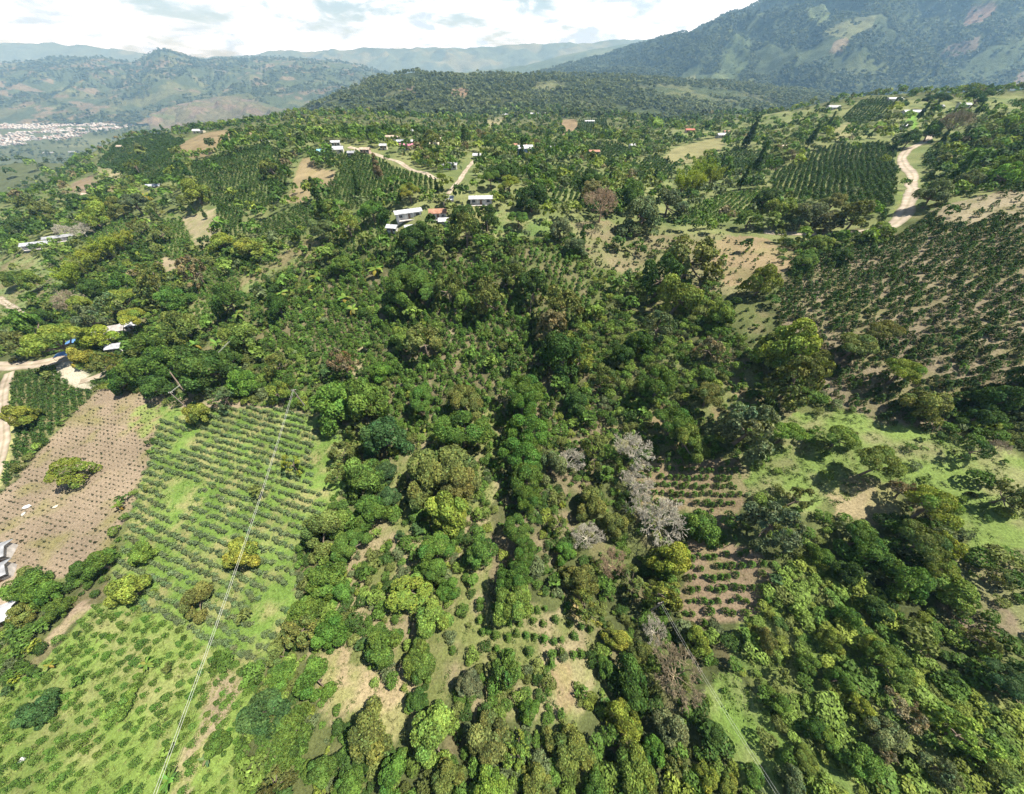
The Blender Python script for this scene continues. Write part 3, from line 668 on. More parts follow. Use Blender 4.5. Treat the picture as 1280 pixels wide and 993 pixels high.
for s in range(4):
    mb = branchwork(400 + s, depth=7, first=7 if s < 3 else 5, spread=0.46, minr=0.0085, shrink=0.79); v, f = mb.arrays()
    sc_ = 1.0 / np.percentile(np.linalg.norm(v[:, :2], axis=1), 96); v = v * sc_
    br = mesh_np('branches', v, f, smooth=True, mats=[DEADWOOD])
    t2 = MB(); t2.tube(np.array([[0, 0, -0.3], [0.02, 0, 0.35], [0.0, 0.03, 0.72]]) * sc_, np.array([0.085, 0.07, 0.06]) * sc_, 7); v2, f2 = t2.arrays()
    DEADP.append((br, mesh_np('trunk', v2, f2, smooth=True, mats=[DEADWOOD]), 1.15 * sc_))
COFFEE = [coffee_arrays(s) for s in range(6)]; COFFEE_MID = [coffee_arrays(s + 20, 56, 0.27) for s in range(6)]; COFFEE_FAR = [coffee_arrays(s + 40, 9, 0.62) for s in range(5)]
SHRUB = [shrub_arrays(s) for s in range(7)]; SHRUB_MID = [shrub_arrays(s + 20, 46, 0.27) for s in range(6)]
CLUMP = [clump_arrays(s) for s in range(8)]; CLUMP_MID = [shrub_arrays(s + 60, 90, 0.2, 1.5) for s in range(8)]; TUFT = [tuft_arrays(s) for s in range(8)]
def merged(name, protos, pos, rad, hz_, col, seed, mat=None, lean=0.08):
    """one mesh of many plants: position, radius, height factor and colour of each"""
    rng = np.random.default_rng(seed); n = len(pos); which = rng.integers(0, len(protos), n)
    Vs, Fs, Cs = [], [], []; off = 0
    for k, (V, F, C) in enumerate(protos):
        s = np.where(which == k)[0]
        if not len(s): continue
        a = rng.uniform(0, 6.28, len(s)); ca, sa = np.cos(a), np.sin(a)
        X = V[None, :, 0] * ca[:, None] - V[None, :, 1] * sa[:, None]; Y = V[None, :, 0] * sa[:, None] + V[None, :, 1] * ca[:, None]; Z = np.broadcast_to(V[None, :, 2], X.shape)
        lx = rng.normal(0, lean, len(s))[:, None]; ly = rng.normal(0, lean, len(s))[:, None]
        W = np.stack([(X + lx * Z) * rad[s][:, None] + pos[s, 0:1], (Y + ly * Z) * rad[s][:, None] + pos[s, 1:2], Z * (rad[s] * hz_[s])[:, None] + pos[s, 2:3]], -1)
        Vs.append(W.reshape(-1, 3)); m = len(V)
        Fs.append((F[None] + (np.arange(len(s)) * m)[:, None, None] + off).reshape(-1, 4)); off += m * len(s)
        Cs.append((C[None] * col[s][:, None]).reshape(-1, 3))
    return Vs, Fs, Cs
def stuff(name, label, lots, seed):
    """lots: (protos, pos, rad, hz, col) batches merged into ONE object"""
    Vs, Fs, Cs = [], [], []; off = 0
    for i, (pr, pos, rad, hz_, col) in enumerate(lots):
        if not len(pos): continue
        v, f, c = merged(name, pr, pos, rad, hz_, col, seed + i)
        for a, b, d in zip(v, f, c): pass
        v = np.concatenate(v); f = np.concatenate(f); c = np.concatenate(c)
        Vs.append(v); Fs.append(f + off); Cs.append(c); off += len(v)
    if not Vs: return None
    o = link(name, mesh_np(name, np.concatenate(Vs), np.concatenate(Fs), np.concatenate(Cs), False, [LEAF]))
    tag(o, label, kind='stuff'); print(name, off // 4, 'leaves')
    return o
# ------------------------------------------------------------------ roads and tracks
ROADS = []
def road(name, label, pts, width, dz=0.10):
    P = np.array(pts, float); p, d, ok = cast(P[:, 0], P[:, 1])
    q = [p[0]]
    for a, b in zip(p[:-1], p[1:]):
        n = max(2, int(np.linalg.norm(b[:2] - a[:2]) / 1.5))
        q += [a + (b - a) * t for t in np.linspace(0, 1, n + 1)[1:]]
    q = np.array(q)[:, :2]
    for _ in range(6): q[1:-1] = 0.25 * q[:-2] + 0.5 * q[1:-1] + 0.25 * q[2:]
    t = unit(np.gradient(q, axis=0)); nrm = np.stack([-t[:, 1], t[:, 0]], 1)
    wv = width * (1 + 0.3 * fbm(q[:, 0], q[:, 1], 6, 4, 5)); off = np.array([-0.5, -0.34, -0.16, 0, 0.16, 0.34, 0.5])
    V = q[:, None, :] + nrm[:, None, :] * (wv[:, None] * off[None])[..., None]
    Z = terrain(V[..., 0], V[..., 1]) + dz - 0.05 * (np.abs(off) > 0.45)
    Z += np.array([0, 0.02, -0.04, 0.03, -0.04, 0.02, 0])[None]
    m = len(off); n = len(q); ii = np.arange(n * m).reshape(n, m)
    F = np.stack([ii[:-1, :-1], ii[1:, :-1], ii[1:, 1:], ii[:-1, 1:]], -1).reshape(-1, 4)
    o = link(name, mesh_np(name, np.concatenate([V, Z[..., None]], -1).reshape(-1, 3), F, np.tile(np.array([(.5,.55,.42),(.95,.94,.92),(1.06,1.05,1.03),(.74,.76,.66),(1.06,1.05,1.03),(.95,.94,.92),(.5,.55,.42)]), (n, 1)) * np.clip(1 + 0.3 * fbm(V[..., 0].ravel(), V[..., 1].ravel(), 3, 3, 9), .6, 1.3)[:, None], smooth=True, mats=[ROADM]))
    tag(o, label, kind='structure'); ROADS.append((q, width)); return o
road('road', 'straight pale road past the ridge houses', [(436,184),(452,188),(470,193),(500,203),(530,216),(545,224)], 3.6)
road('sand_track', 'sandy track winding to a small white house', [(598,197),(590,203),(582,214),(575,226),(566,236),(560,243)], 2.5)
road('dirt_road', 'curving pale dirt road on the right ridge', [(1166,168),(1158,176),(1148,181),(1134,188),(1127,197),(1132,210),(1142,222),(1142,236),(1136,252),(1130,268),(1122,279),(1106,287),(1085,291),(1050,292),(1020,293),(985,292),(955,290)], 4.3)
road('farm_road', 'pale farm road beside the small coffee plot', [(-30,459),(0,458),(30,457),(56,455),(74,449),(92,446)], 5.5)
road('farm_track', 'pale track along the left edge', [(12,466),(4,490),(4,520),(6,545),(2,570),(-8,600),(-25,640)], 3.2)
road('yard_track', 'short pale track out of the farm yard', [(100,478),(118,474),(134,466)], 3.0)
road('side_track', 'pale side track above the farm road', [(-25,365),(0,374),(14,384),(28,392)], 3.4)
def near_road(x, y, extra=1.0):
    m = np.zeros(len(x), bool)
    for q, w in ROADS:
        bb = (x > q[:, 0].min() - 9) & (x < q[:, 0].max() + 9) & (y > q[:, 1].min() - 9) & (y < q[:, 1].max() + 9)
        s = np.where(bb)[0]
        if len(s):
            d = np.hypot(x[s, None] - q[None, :, 0], y[s, None] - q[None, :, 1]).min(1); m[s[d < w / 2 + extra]] = True
    return m

# ------------------------------------------------------------------ plants: what stands where
PAL = dict(dg=(0.050,0.096,0.021), g=(0.082,0.150,0.027), lg=(0.138,0.208,0.040), yg=(0.172,0.218,0.038), y=(0.192,0.230,0.036), ol=(0.122,0.150,0.040),
           rw=(0.115,0.160,0.068), bm=(0.215,0.262,0.036), gg=(0.110,0.145,0.062), br=(0.175,0.152,0.078), bg=(0.056,0.106,0.034))
HSPOT = [(509,261,36),(515,281,19),(490,281,12),(547,262,22),(555,273,7),(601,246,31),(560,246,7),(562,205,19),(596,193,10),(656,190,20),(652,180,24),(418,185,22),(403,188,13),(419,177,11),(439,190,9),(456,186,13),(508,181,18),(500,176,9),(514,176,9),(479,181,9),(541,179,16),(550,174,11),(357,163,9),(328,169,17),(330,174,11),(490,170,22),(485,164,10),(520,163,13),(581,146,10),(632,143,9),(668,142,11),(685,141,9),(705,145,10),(737,151,13),(814,145,8),(827,144,10),(779,166,11),(790,181,8),(690,184,8),(743,188,14),(863,162,13),(902,168,12),(909,164,9),(1142,137,25),(1120,122,20),(1043,132,16),(972,124,10),(983,122,8),(1174,132,12),(1206,130,14),(1132,156,8),(981,181,15),(219,162,11),(248,163,14),(61,191,14),(90,190,9),(190,230,17),(149,182,7),(72,295,32),(45,303,34),(107,242,9),(136,411,34),(162,404,18),(142,432,12),(-8,690,11),(-9,716,13),(-8,771,15)]
CNAME = dict(dg='dark green', g='mid green', lg='light green', yg='yellow-green', y='yellow', ol='olive green', gg='grey-green', br='brownish', bg='blue-green', bm='bright yellow-green', rw='grey-green')
KIND = dict(R='round', A='ball', F='feather', G='open', B='dry', C='column', K='spire', M='bamboo', P='palm', N='banana', D='dead')
FORM = dict(R='round-crowned tree', A='ball-shaped tree', F='feathery flat-topped tree', G='open-crowned tree', B='thin dry-leaved tree', C='narrow upright tree', K='tall ragged conifer-like tree',
            M='bamboo clump', P='palm-like plant with spiky fronds', N='banana plant with broad leaves', D='leafless bare-branched tree')
NAME = dict(R='shade_tree', A='shade_tree', F='shade_tree', G='shade_tree', B='shade_tree', C='columnar_tree', K='columnar_tree', M='bamboo_clump', P='palm_plant', N='banana_plant', D='bare_tree')
CAT = dict(shade_tree='tree', columnar_tree='tree', bamboo_clump='bamboo', palm_plant='palm', banana_plant='banana plant', bare_tree='bare tree')
TREES = '''
242 238 17 R yg;290 242 8 R yg;235 256 11 R ol;147 258 13 R ol;115 270 17 R yg;118 257 14 R yg;80 340 15 M yg;95 326 15 M yg;108 313 14 M yg;124 304 14 M yg;140 296 12 M yg;152 292 10 M yg
168 252 16 G gg;190 258 13 B ol;163 238 8 N lg;174 240 8 N lg;184 243 8 N lg;30 250 18 G ol;20 243 11 B br;50 262 15 G ol;20 280 15 R dg;20 297 10 R dg;43 309 9 R dg;98 284 11 D gr;75 285 9 D gr
163 163 6 C dg;173 160 6 C dg;186 160 6 C dg;140 173 7 R ol;235 160 7 R dg;260 152 7 R dg;180 190 11 R ol;165 203 13 B ol;210 225 9 R g;200 290 13 B ol;172 282 13 B ol;275 300 14 R yg;308 307 15 R yg;277 331 12 R lg;240 335 18 B br;183 336 17 B ol
95 200 7 R g;110 210 8 R dg;92 204 8 R dg;25 192 9 R lg;12 214 9 R g;315 258 8 R yg;300 178 10 R g;285 183 10 R g;262 205 7 R g;150 216 8 R dg;70 228 10 R g;60 215 9 R lg;85 250 10 R dg;130 232 9 G g
344 167 9 R dg;391 176 9 R g;362 172 8 R yg;341 232 9 R dg;343 246 11 R dg;335 205 14 G ol;470 207 9 C br;446 230 8 C dg;402 262 11 K dg;393 238 7 K dg;435 280 15 B yg;508 233 12 R dg;492 226 9 R g;555 226 10 R yg;545 231 5 C dg;575 243 12 R dg;552 249 9 R ol;511 237 13 F yg
475 243 10 R g;465 262 14 R g;582 286 19 B ol;620 243 7 R g;623 252 9 R yg;492 181 8 R yg;538 171 13 R ol;505 162 7 R dg;477 146 4 R dg;406 164 4 C dg;459 165 4 C dg;463 172 4 C dg;580 174 6 K dg;565 181 10 R ol;603 198 5 R dg;528 288 14 R dg;514 296 15 R dg;515 345 18 F g
425 330 13 R g;405 315 12 R lg;355 347 12 R g;322 315 10 R yg;358 310 5 R lg;455 300 11 R ol;480 305 12 R g;500 322 12 R dg;550 315 12 G ol;605 305 12 R g;640 300 12 G g;470 335 10 N lg;545 345 12 R g;600 340 14 G g;640 340 16 G ol
665 244 18 R dg;755 243 21 D pk;741 262 10 R dg;682 263 11 R yg;704 262 11 R ol;722 262 9 R yg;805 262 24 R gg;793 241 14 R g;838 250 18 G gg;774 302 10 R dg;804 312 8 R dg;728 298 7 C g;868 316 32 G ol;828 342 22 G dg
860 218 14 M yg;880 208 14 M yg;896 212 12 M yg;872 222 12 M yg;940 166 11 C dg;950 200 13 C dg;895 236 12 G gg;912 228 10 G gg;924 215 10 G gg;775 222 12 B ol;810 228 11 R ol;822 231 6 R lg;870 250 11 G gg;885 258 9 R g;940 270 15 G g;925 277 8 R g;932 305 10 R dg
745 160 8 R ol;820 155 12 R lg;830 150 12 M yg;845 160 10 R lg;885 160 8 R dg;790 170 8 R ol;1118 134 11 R y;1105 147 9 R ol;1138 172 14 R dg;1110 165 12 R yg;1165 163 14 R g;1076 163 6 R dg;1018 168 9 C dg;1042 127 6 R dg;1140 120 7 R dg;1175 120 14 F dg;1228 116 18 F dg
1000 203 11 R yg;1200 145 20 D ol;1165 135 9 R ol;1130 230 8 R g;1170 240 22 R gg;1215 222 18 G gg;1235 216 14 R lg;1190 262 12 R dg;975 262 20 G lg;1010 263 21 R gg;1040 272 18 R gg;1070 268 24 G ol;1004 291 11 R lg;1090 296 12 R lg;1000 134 14 M lg;958 248 14 R dg;1245 150 12 R ol;1270 160 12 G ol;1255 180 12 R g;1180 200 12 G ol;1225 178 12 B ol;1265 215 12 G g
65 424 28 F yg;115 420 20 R y;98 443 14 R y;130 452 18 B ol;78 372 17 D pg;97 380 14 R yg;140 383 18 B gg;110 396 18 B gg;145 373 20 F yg;165 396 16 F y;225 405 21 R ol;190 357 22 B ol;215 372 15 R g;283 375 18 R dg;300 415 20 R lg;270 430 12 P lg;243 431 9 P lg;298 393 10 P lg
35 405 24 G g;50 395 14 R dg;18 427 22 G ol;175 460 20 R g;150 475 16 R dg;203 449 22 R g;250 458 28 R dg;190 482 18 R dg;185 430 14 R g;165 431 12 R g;300 475 18 R g;248 514 14 R yg;275 495 15 B gg;24 519 18 R yg;57 466 8 B ol;115 360 13 R dg;155 357 14 R g;35 350 14 R lg;10 345 14 R g;225 445 9 P lg;255 400 12 R g;320 440 12 R lg;285 445 14 R g
495 372 18 R g;512 388 12 R lg;505 350 22 F g;535 361 13 F g;528 420 21 G ol;505 420 15 R lg;560 357 17 G ol;580 376 13 R lg;608 368 20 G ol;343 452 15 B ol;345 487 14 B yg;428 452 17 B br;405 460 11 R bg;475 462 13 R g;415 500 25 R g;455 500 24 R g;478 542 23 R bg;445 536 13 B ol;527 495 16 F g;580 497 21 F ol;575 532 27 F g
345 380 14 R dg;350 365 9 N lg;395 345 9 N lg;430 371 9 N lg;440 386 9 N lg;385 362 8 N lg;375 420 8 R g;320 395 12 R dg;455 430 9 R g;590 440 10 R g;615 450 10 R lg
668 352 20 G dg;702 375 24 G ol;690 403 20 G br;702 438 23 R dg;728 444 16 G yg;850 366 22 R yg;800 425 15 R dg;825 405 19 B gg;890 430 17 B br;825 477 20 F g;760 470 13 B ol;845 525 20 F g;860 548 20 F lg;890 490 17 F ol;937 531 33 G gg;655 482 18 F g;655 508 18 F g;660 533 19 F g;720 500 14 R dg;905 388 15 R lg;770 350 11 R g;790 375 11 R g;745 385 12 R lg;640 425 10 R g;780 440 13 R dg;640 455 10 R dg;700 480 11 R g;735 520 11 R g;800 505 11 R g
995 425 30 R yg;1000 470 30 G ol;1075 426 24 F ol;1108 410 20 F ol;1132 460 21 F yg;1167 500 27 R ol;1008 325 15 R g;1055 318 13 R dg;955 350 17 R yg;968 371 10 R dg;1250 500 24 R dg;1225 520 15 R dg;1025 452 15 R ol;985 450 18 R yg;1315 470 34 R dg
85 588 23 A yg;148 632 9 P lg;150 623 8 R dg;172 690 16 R lg;120 705 17 R g;95 712 13 R dg;157 737 21 R yg;297 690 20 R yg;242 748 19 R ol;28 732 20 R g;55 738 20 R g;25 764 18 R ol;70 760 14 R g;183 610 6 R ol;317 612 12 B ol;12 790 12 R dg;305 770 11 R ol;50 785 12 R g
362 579 13 B y;425 565 14 B ol;445 556 10 R ol;455 592 24 R g;420 590 14 B ol;480 590 13 R bg;460 637 22 R g;486 621 13 R bg;530 590 28 R ol;562 580 28 R ol;575 606 22 R ol;560 636 26 R yg;400 660 23 R ol;435 680 21 F g;510 740 27 A yg;500 665 9 R bg;522 660 10 R bg;545 690 22 F g;540 712 17 F g;600 690 19 R g;405 725 24 R g;458 712 12 R g;470 665 8 R lg;440 655 12 R g;520 690 12 R g;560 735 14 R g;590 725 10 R g
655 565 17 F g;655 595 20 F g;665 622 18 F g;650 660 21 F g;650 692 20 F g;645 722 20 F g;645 752 21 F lg;690 580 16 R gg;712 575 14 D gr;742 562 17 B ol;795 560 20 D gr;738 626 19 R ol;832 648 26 D gr;805 632 15 D gr;797 600 15 D gr;735 668 17 D gr;768 705 18 D pk;840 700 21 R y;830 742 22 B yg;880 655 20 R g;725 722 21 R ol;790 725 18 B ol;700 655 14 B ol;705 690 13 R g;770 655 15 R ol;690 725 12 R g;760 590 12 R g;760 560 9 R g
985 540 17 F lg;1055 545 18 F lg;1100 578 25 F lg;1137 612 17 B br;1170 634 28 F y;1152 676 26 F ol;1190 678 18 B y;975 655 31 G gg;998 622 18 B ol;1078 672 20 F g;1027 692 13 R g;1225 560 20 B dg;1255 556 10 D pg;1265 618 23 G ol;1240 600 10 R dg;1095 690 22 R g;1060 715 16 R dg
145 885 16 R lg;45 888 21 R bg;93 852 9 R g;207 940 11 R lg;40 808 11 R y;17 847 9 R y;270 930 15 R g;182 830 11 P lg;210 976 15 P lg;62 832 9 P yg;258 948 12 P gg;207 836 9 B ol;8 863 9 R bg;20 815 12 R g;40 840 9 R dg;5 830 10 R g
372 790 23 B ol;378 764 20 R g;412 790 21 R g;390 850 24 R g;328 890 29 R bg;362 920 27 R g;480 810 23 R g;450 807 10 R bg;540 775 22 R lg;525 825 23 R g;520 876 15 R dg;585 855 17 R gg;540 918 33 R lg;460 922 32 R ol;400 965 20 R g;338 985 24 B ol;630 840 23 G g;610 925 30 R ol;645 940 24 B lg;435 982 20 R g;560 975 22 R ol;490 970 22 R g;610 985 24 R lg;350 845 16 R g;345 820 14 R ol;425 740 14 R g
735 760 22 B ol;690 820 10 R g;790 850 24 R dg;772 800 14 R yg;852 842 30 D br;872 802 16 R yg;820 788 14 D gr;780 898 21 R y;718 945 28 R ol;692 925 15 R ol;840 910 21 R gg;795 965 27 R lg;850 955 20 B ol;882 972 16 R yg;912 984 13 R yg;890 915 16 R dg;728 866 10 R g;760 835 14 R g;800 815 14 R ol;670 980 22 R ol;745 985 20 R g;760 880 11 R dg;660 890 14 R g;700 890 8 R g;820 940 16 R g
965 722 11 R bg;975 880 14 R g;1118 830 25 F lg;1138 890 24 B br;1113 920 24 R gg;1190 850 14 B dg;1213 920 33 G lg;1262 850 25 F bg;1085 955 24 R g;1112 942 14 B br;1008 950 15 F lg;994 980 18 R gg;1200 738 26 R lg;1135 722 27 R g;1180 965 22 G gg;1160 790 16 R g;1020 910 14 R dg;1060 770 14 R g;1000 760 12 R lg;1040 800 14 R yg;1010 830 13 R g;960 800 13 R ol;935 790 11 R g;1050 850 15 R g;985 845 12 R ol;1075 880 14 R yg;1040 925 13 R lg;1250 960 22 R ol;1180 710 20 F yg;1250 720 18 B ol;1230 800 18 B ol;1100 760 18 R dg;920 830 11 R g;945 970 14 R g;1090 805 14 R yg
'''
LANDM = [(70,625,'the pink ploughed field'),(290,640,'the green row-planted field'),(150,880,'the weedy grass field'),(60,520,'the small dark coffee plot'),(100,468,'the pale farm yard'),(60,300,'the long grey shed'),(148,408,'the tin roof among trees'),
 (255,182,'the domed brown crest field'),(390,228,'the brown field on the slope'),(250,285,'the pale cleared strip'),(415,185,'the white-roofed house cluster'),(500,203,'the straight white road'),(508,265,'the tin-roofed farmhouse'),(588,270,'the yellowish yard'),
 (655,190,'the big two-storey house'),(579,218,'the sandy track'),(755,243,'the pinkish bare tree'),(790,325,'the terraced bare field'),(945,325,'the bare brown knoll'),(1132,205,'the curving dirt road'),(1050,215,'the big striped coffee field'),(1142,136,'the long white building'),
 (1170,370,'the open coffee hillside'),(1190,570,'the light grass slope'),(1080,622,'the dry opening'),(870,608,'the upper coffee terraces'),(905,730,'the lower coffee terraces'),(832,648,'the big grey bare tree'),(795,560,'the pale fan-shaped bare tree'),(852,842,'the brown bare tree under wires'),
 (510,740,'the yellow-green ball tree'),(652,640,'the long feathery tree row'),(470,850,'the sandy clearing'),(700,852,'the small brown clearing'),(945,900,'the bright grassy gully'),(880,212,'the yellow-green bamboo'),(112,315,'the bright bamboo hedge'),(865,190,'the smooth olive field'),
 (780,898,'the bright yellow tree'),(478,542,'the deep blue-green round tree'),(550,600,'the great olive tree'),(560,400,'the clay gully'),(300,740,'the overhead wires'),(80,372,'the pinkish twiggy tree'),(600,245,'the long white roof'),(937,531,'the broad grey-green tree'),(390,345,'the banana patch')]
def place_crowns(px, py, rpx, hcf):
    """foot of each plant whose crown centre is seen at (px, py); radius from its size in the photo and its distance"""
    p, d, ok = cast(px, py); R = rpx * d / FPX
    X = (px - 640) / FPX; V = (py - 496.5) / FPX
    sec = np.sqrt(1 + X ** 2 + V ** 2); R = R / (1 + 0.45 * (sec - 1))
    for _ in range(3):
        p, d, ok = cast(px, py, hcf * R)
        R = rpx * d / FPX / (1 + 0.45 * (sec - 1))
    z = terrain(p[:, 0], p[:, 1])
    return np.stack([p[:, 0], p[:, 1], z], 1), R, d
recs = []
for ln in TREES.replace('\n', ';').split(';'):
    w = ln.split()
    if len(w) == 5:
        if w[3] == 'M' and w[4] == 'yg': w[4] = 'bm'
        recs.append((float(w[0]), float(w[1]), float(w[2]), w[3], w[4]))
HCF = dict(R=0.98, A=1.05, F=1.12, G=1.12, B=1.15, C=2.0, K=2.4, M=1.7, P=1.0, N=0.9, D=1.3)
px = np.array([r[0] for r in recs]); py = np.array([r[1] for r in recs]); rp = np.array([r[2] for r in recs]); hcf = np.array([HCF[r[3]] for r in recs])
tall = np.where((py > 330) & np.isin([r[3] for r in recs], list('RFGB')), 1.28, 1.0)
rowt = (px > 635) & (px < 675) & (py > 470) & (py < 765) & (np.array([r[3] for r in recs]) == 'F'); tall = np.where(rowt, 1.65, tall); px = px + np.where(rowt, 5.0 * np.sin(py * 0.13), 0); rp = np.where(rowt, rp * (1 + 0.2 * np.sin(py * 0.37)), rp)
tall = np.where((px > 950) & (py > 480) & (rp >= 20), 1.25, tall)
hcf = hcf * tall
rp = np.where([r[3] in 'CK' for r in recs], rp * 0.8, rp); rp = np.where([r[3] == 'D' for r in recs], rp * 1.12, rp); rp = np.where([r[3] in 'BG' for r in recs], rp * 0.95, rp)
pos, rad, dep = place_crowns(px, py, rp * np.where((py > 590) & (px > 380) & (px < 770), 1.06, 1.15), hcf)
class T: pass
tree_list = []
trng = random.Random(5)
for i, r in enumerate(recs):
    t = T(); t.px, t.py, t.rpx, t.k, t.c = r; t.pos = pos[i]; t.R = rad[i]; t.d = dep[i]; t.hand = True; t.tall = tall[i]; tree_list.append(t)

# ------------------------------------------------------------------ woods filling the slopes between (random, away from fields and roads)
FILLED = {}
def world_poly(pp):
    return outline(pp)
COFFEE_PLOTS = dict(
  plot=([(18,468),(60,462),(78,470),(100,488),(122,490),(85,522),(45,565),(8,612),(-10,610),(8,560),(14,510)], (40,560), (42,490), 1.9, 1.15, 0.8, 0.97, 'dg', 0.08),
  rows=(REG['row_field']['px'], (200,675), (282,710), 2.0, 0.8, 0.64, 0.93, 'rw', 0.12),
  weedy=(REG['weedy_field']['px'], (100,900), (200,800), 2.05, 1.5, 0.74, 0.86, 'g', 0.24),
  upper=([(792,592),(812,572),(918,580),(932,615),(915,640),(870,640),(800,630)], (810,605), (920,608), 2.0, 1.25, 0.8, 0.95, 'g', 0.15),
  lower=([(860,692),(880,680),(948,694),(962,735),(960,755),(928,775),(880,782),(855,770)], (870,725), (955,722), 1.95, 1.25, 0.74, 0.94, 'g', 0.18),
  slope=(REG['right_slope']['px'], (1100,420), (1240,390), 2.15, 1.6, 1.0, 0.96, 'dg', 0.32),
  centre=([(430,345),(470,320),(560,330),(640,330),(660,420),(720,480),(660,560),(625,640),(590,520),(480,560),(400,450),(330,430),(345,385)], (560,470), (620,440), 2.0, 1.8, 1.12, 0.95, 'g', 0.45),
  low=([(590,765),(625,750),(700,745),(745,760),(738,815),(700,835),(650,832),(600,800)], (620,790), (720,800), 2.2, 1.7, 0.85, 0.86, 'g', 0.3),
  sandy=(REG['sandy_clearing']['px'], (430,850), (500,860), 3.4, 3.0, 0.75, 0.7, 'lg', 0.6),
  midsoil=(REG['coffee_mid_soil']['px'], (740,520), (900,500), 2.4, 2.0, 0.9, 0.62, 'g', 0.4),
  knoll=([(890,350),(930,350),(995,340),(990,400),(940,440),(905,400)], (900,380), (980,360), 2.8, 2.2, 0.6, 0.7, 'dg', 0.3),
  terr=(REG['terraces']['px'], (740,310), (860,305), 3.0, 2.4, 0.6, 0.4, 'dg', 0.3),
  big=([(965,218),(1000,196),(1040,183),(1105,180),(1125,190),(1120,220),(1115,250),(1102,286),(1090,262),(1040,255),(985,248),(962,240)], (1055,255), (1050,200), 2.5, 1.5, 1.05, 0.97, 'dg', 0.1),
  road=([(420,195),(445,190),(480,203),(540,226),(560,240),(510,248),(470,262),(410,262),(405,240),(425,215)], (430,255), (450,200), 2.4, 1.6, 0.95, 0.96, 'dg', 0.15),
  mid=([(240,205),(262,198),(300,188),(330,180),(362,200),(362,220),(352,250),(330,262),(280,268),(250,245)], (270,255), (290,200), 2.4, 1.6, 0.95, 0.95, 'dg', 0.15),
  crest=([(122,208),(150,172),(210,167),(232,177),(215,198),(222,212),(238,228),(195,232),(165,222)], (150,210), (200,180), 2.4, 1.7, 1.0, 0.95, 'dg', 0.15),
  lowmid=([(320,282),(350,268),(380,256),(400,265),(390,285),(350,300),(325,302)], (330,295), (380,265), 2.4, 1.6, 0.95, 0.95, 'dg', 0.15),
  strip=([(272,252),(300,268),(318,290),(305,302),(278,300),(272,270)], (280,295), (285,260), 2.4, 1.6, 0.95, 0.95, 'dg', 0.15),
  left=([(205,276),(228,274),(240,300),(252,318),(225,332),(208,312)], (215,320), (222,280), 2.3, 1.6, 0.9, 0.95, 'g', 0.15),
  vale=([(690,206),(730,212),(760,222),(745,240),(715,238),(685,225)], (700,235), (730,212), 2.6, 1.8, 1.05, 0.96, 'dg', 0.15),
  dale=([(785,212),(820,195),(845,208),(838,225),(800,227)], (800,225), (830,198), 2.5, 1.7, 1.05, 0.96, 'dg', 0.15),
  hollow=([(725,180),(770,180),(800,193),(765,212),(730,202)], (740,205), (770,182), 2.6, 1.8, 1.1, 0.94, 'dg', 0.2),
  bench=([(690,235),(738,245),(738,260),(690,256)], (700,258), (710,238), 2.5, 1.7, 1.0, 0.95, 'dg', 0.15),
  far=([(722,152),(757,149),(762,165),(725,168)], (725,168), (730,150), 3.0, 2.0, 1.2, 0.96, 'dg', 0.15),
  house=([(600,212),(660,204),(664,222),(612,228)], (620,224), (640,206), 2.5, 1.7, 1.0, 0.95, 'dg', 0.15),
  ridge=([(888,198),(925,184),(960,195),(950,215),(912,220)], (895,215), (940,188), 2.5, 1.7, 1.05, 0.96, 'dg', 0.15),
  striped=([(830,272),(900,245),(960,235),(962,258),(900,278),(845,284)], (850,282), (900,248), 2.5, 1.6, 0.95, 0.95, 'g', 0.1),
  dome=([(1052,147),(1075,127),(1105,124),(1120,132),(1100,150),(1070,160)], (1060,155), (1095,126), 2.6, 1.7, 1.1, 0.97, 'dg', 0.15),
  upright=([(1150,200),(1165,185),(1200,172),(1420,140),(1420,220),(1230,240),(1200,250),(1150,235)], (1170,220), (1260,190), 2.6, 2.0, 1.25, 0.85, 'dg', 0.4),
  west=([(98,300),(150,332),(192,302),(168,268),(130,285)], (130,320), (150,280), 2.4, 1.8, 0.95, 0.9, 'g', 0.3),
  westlow=([(232,345),(300,335),(335,395),(270,422),(228,385)], (250,400), (270,350), 2.3, 1.9, 0.95, 0.88, 'g', 0.35),
  mideast=([(642,300),(715,320),(745,380),(690,425),(650,385)], (670,400), (690,320), 2.3, 1.9, 1.0, 0.9, 'g', 0.35),
  midwest=([(440,270),(480,275),(500,300),(470,330),(430,320),(420,290)], (440,320), (460,280), 2.3, 1.8, 0.95, 0.9, 'g', 0.3),
  yardside=([(570,205),(640,196),(645,204),(600,212),(575,215)], (580,212), (640,198), 4.0, 3.0, 0.8, 0.5, 'g', 0.5),
)
PLOTW = {k: world_poly(v[0]) for k, v in COFFEE_PLOTS.items()}
PLACE = dict(plot='in the dense plot by the farm road', rows='in a hedge-like row of the green field', weedy='among tall grass in the weedy field', upper='on the upper coffee terraces beside the bare trees', lower='on the lower coffee terraces of pink soil',
  slope='on the open coffee hillside', centre='in the shaded coffee valley', low='in the small coffee stand above the brown clearing', sandy='in the sandy clearing', midsoil='on the bare patch below the coffee hillside', knoll='below the bare brown knoll', terr='on the terraced bare field')
def frame_ok(x, y, z, m=190):
    u, v, d = project(np.stack([x, y, z], -1)); return (u > -m) & (u < 1280 + m) & (v > -m) & (v < 993 + m) & (d > 5), u, v, d
bush = []     # (x,y,z,R,h,colour,place,u,v,rpx)
brng = np.random.default_rng(77)
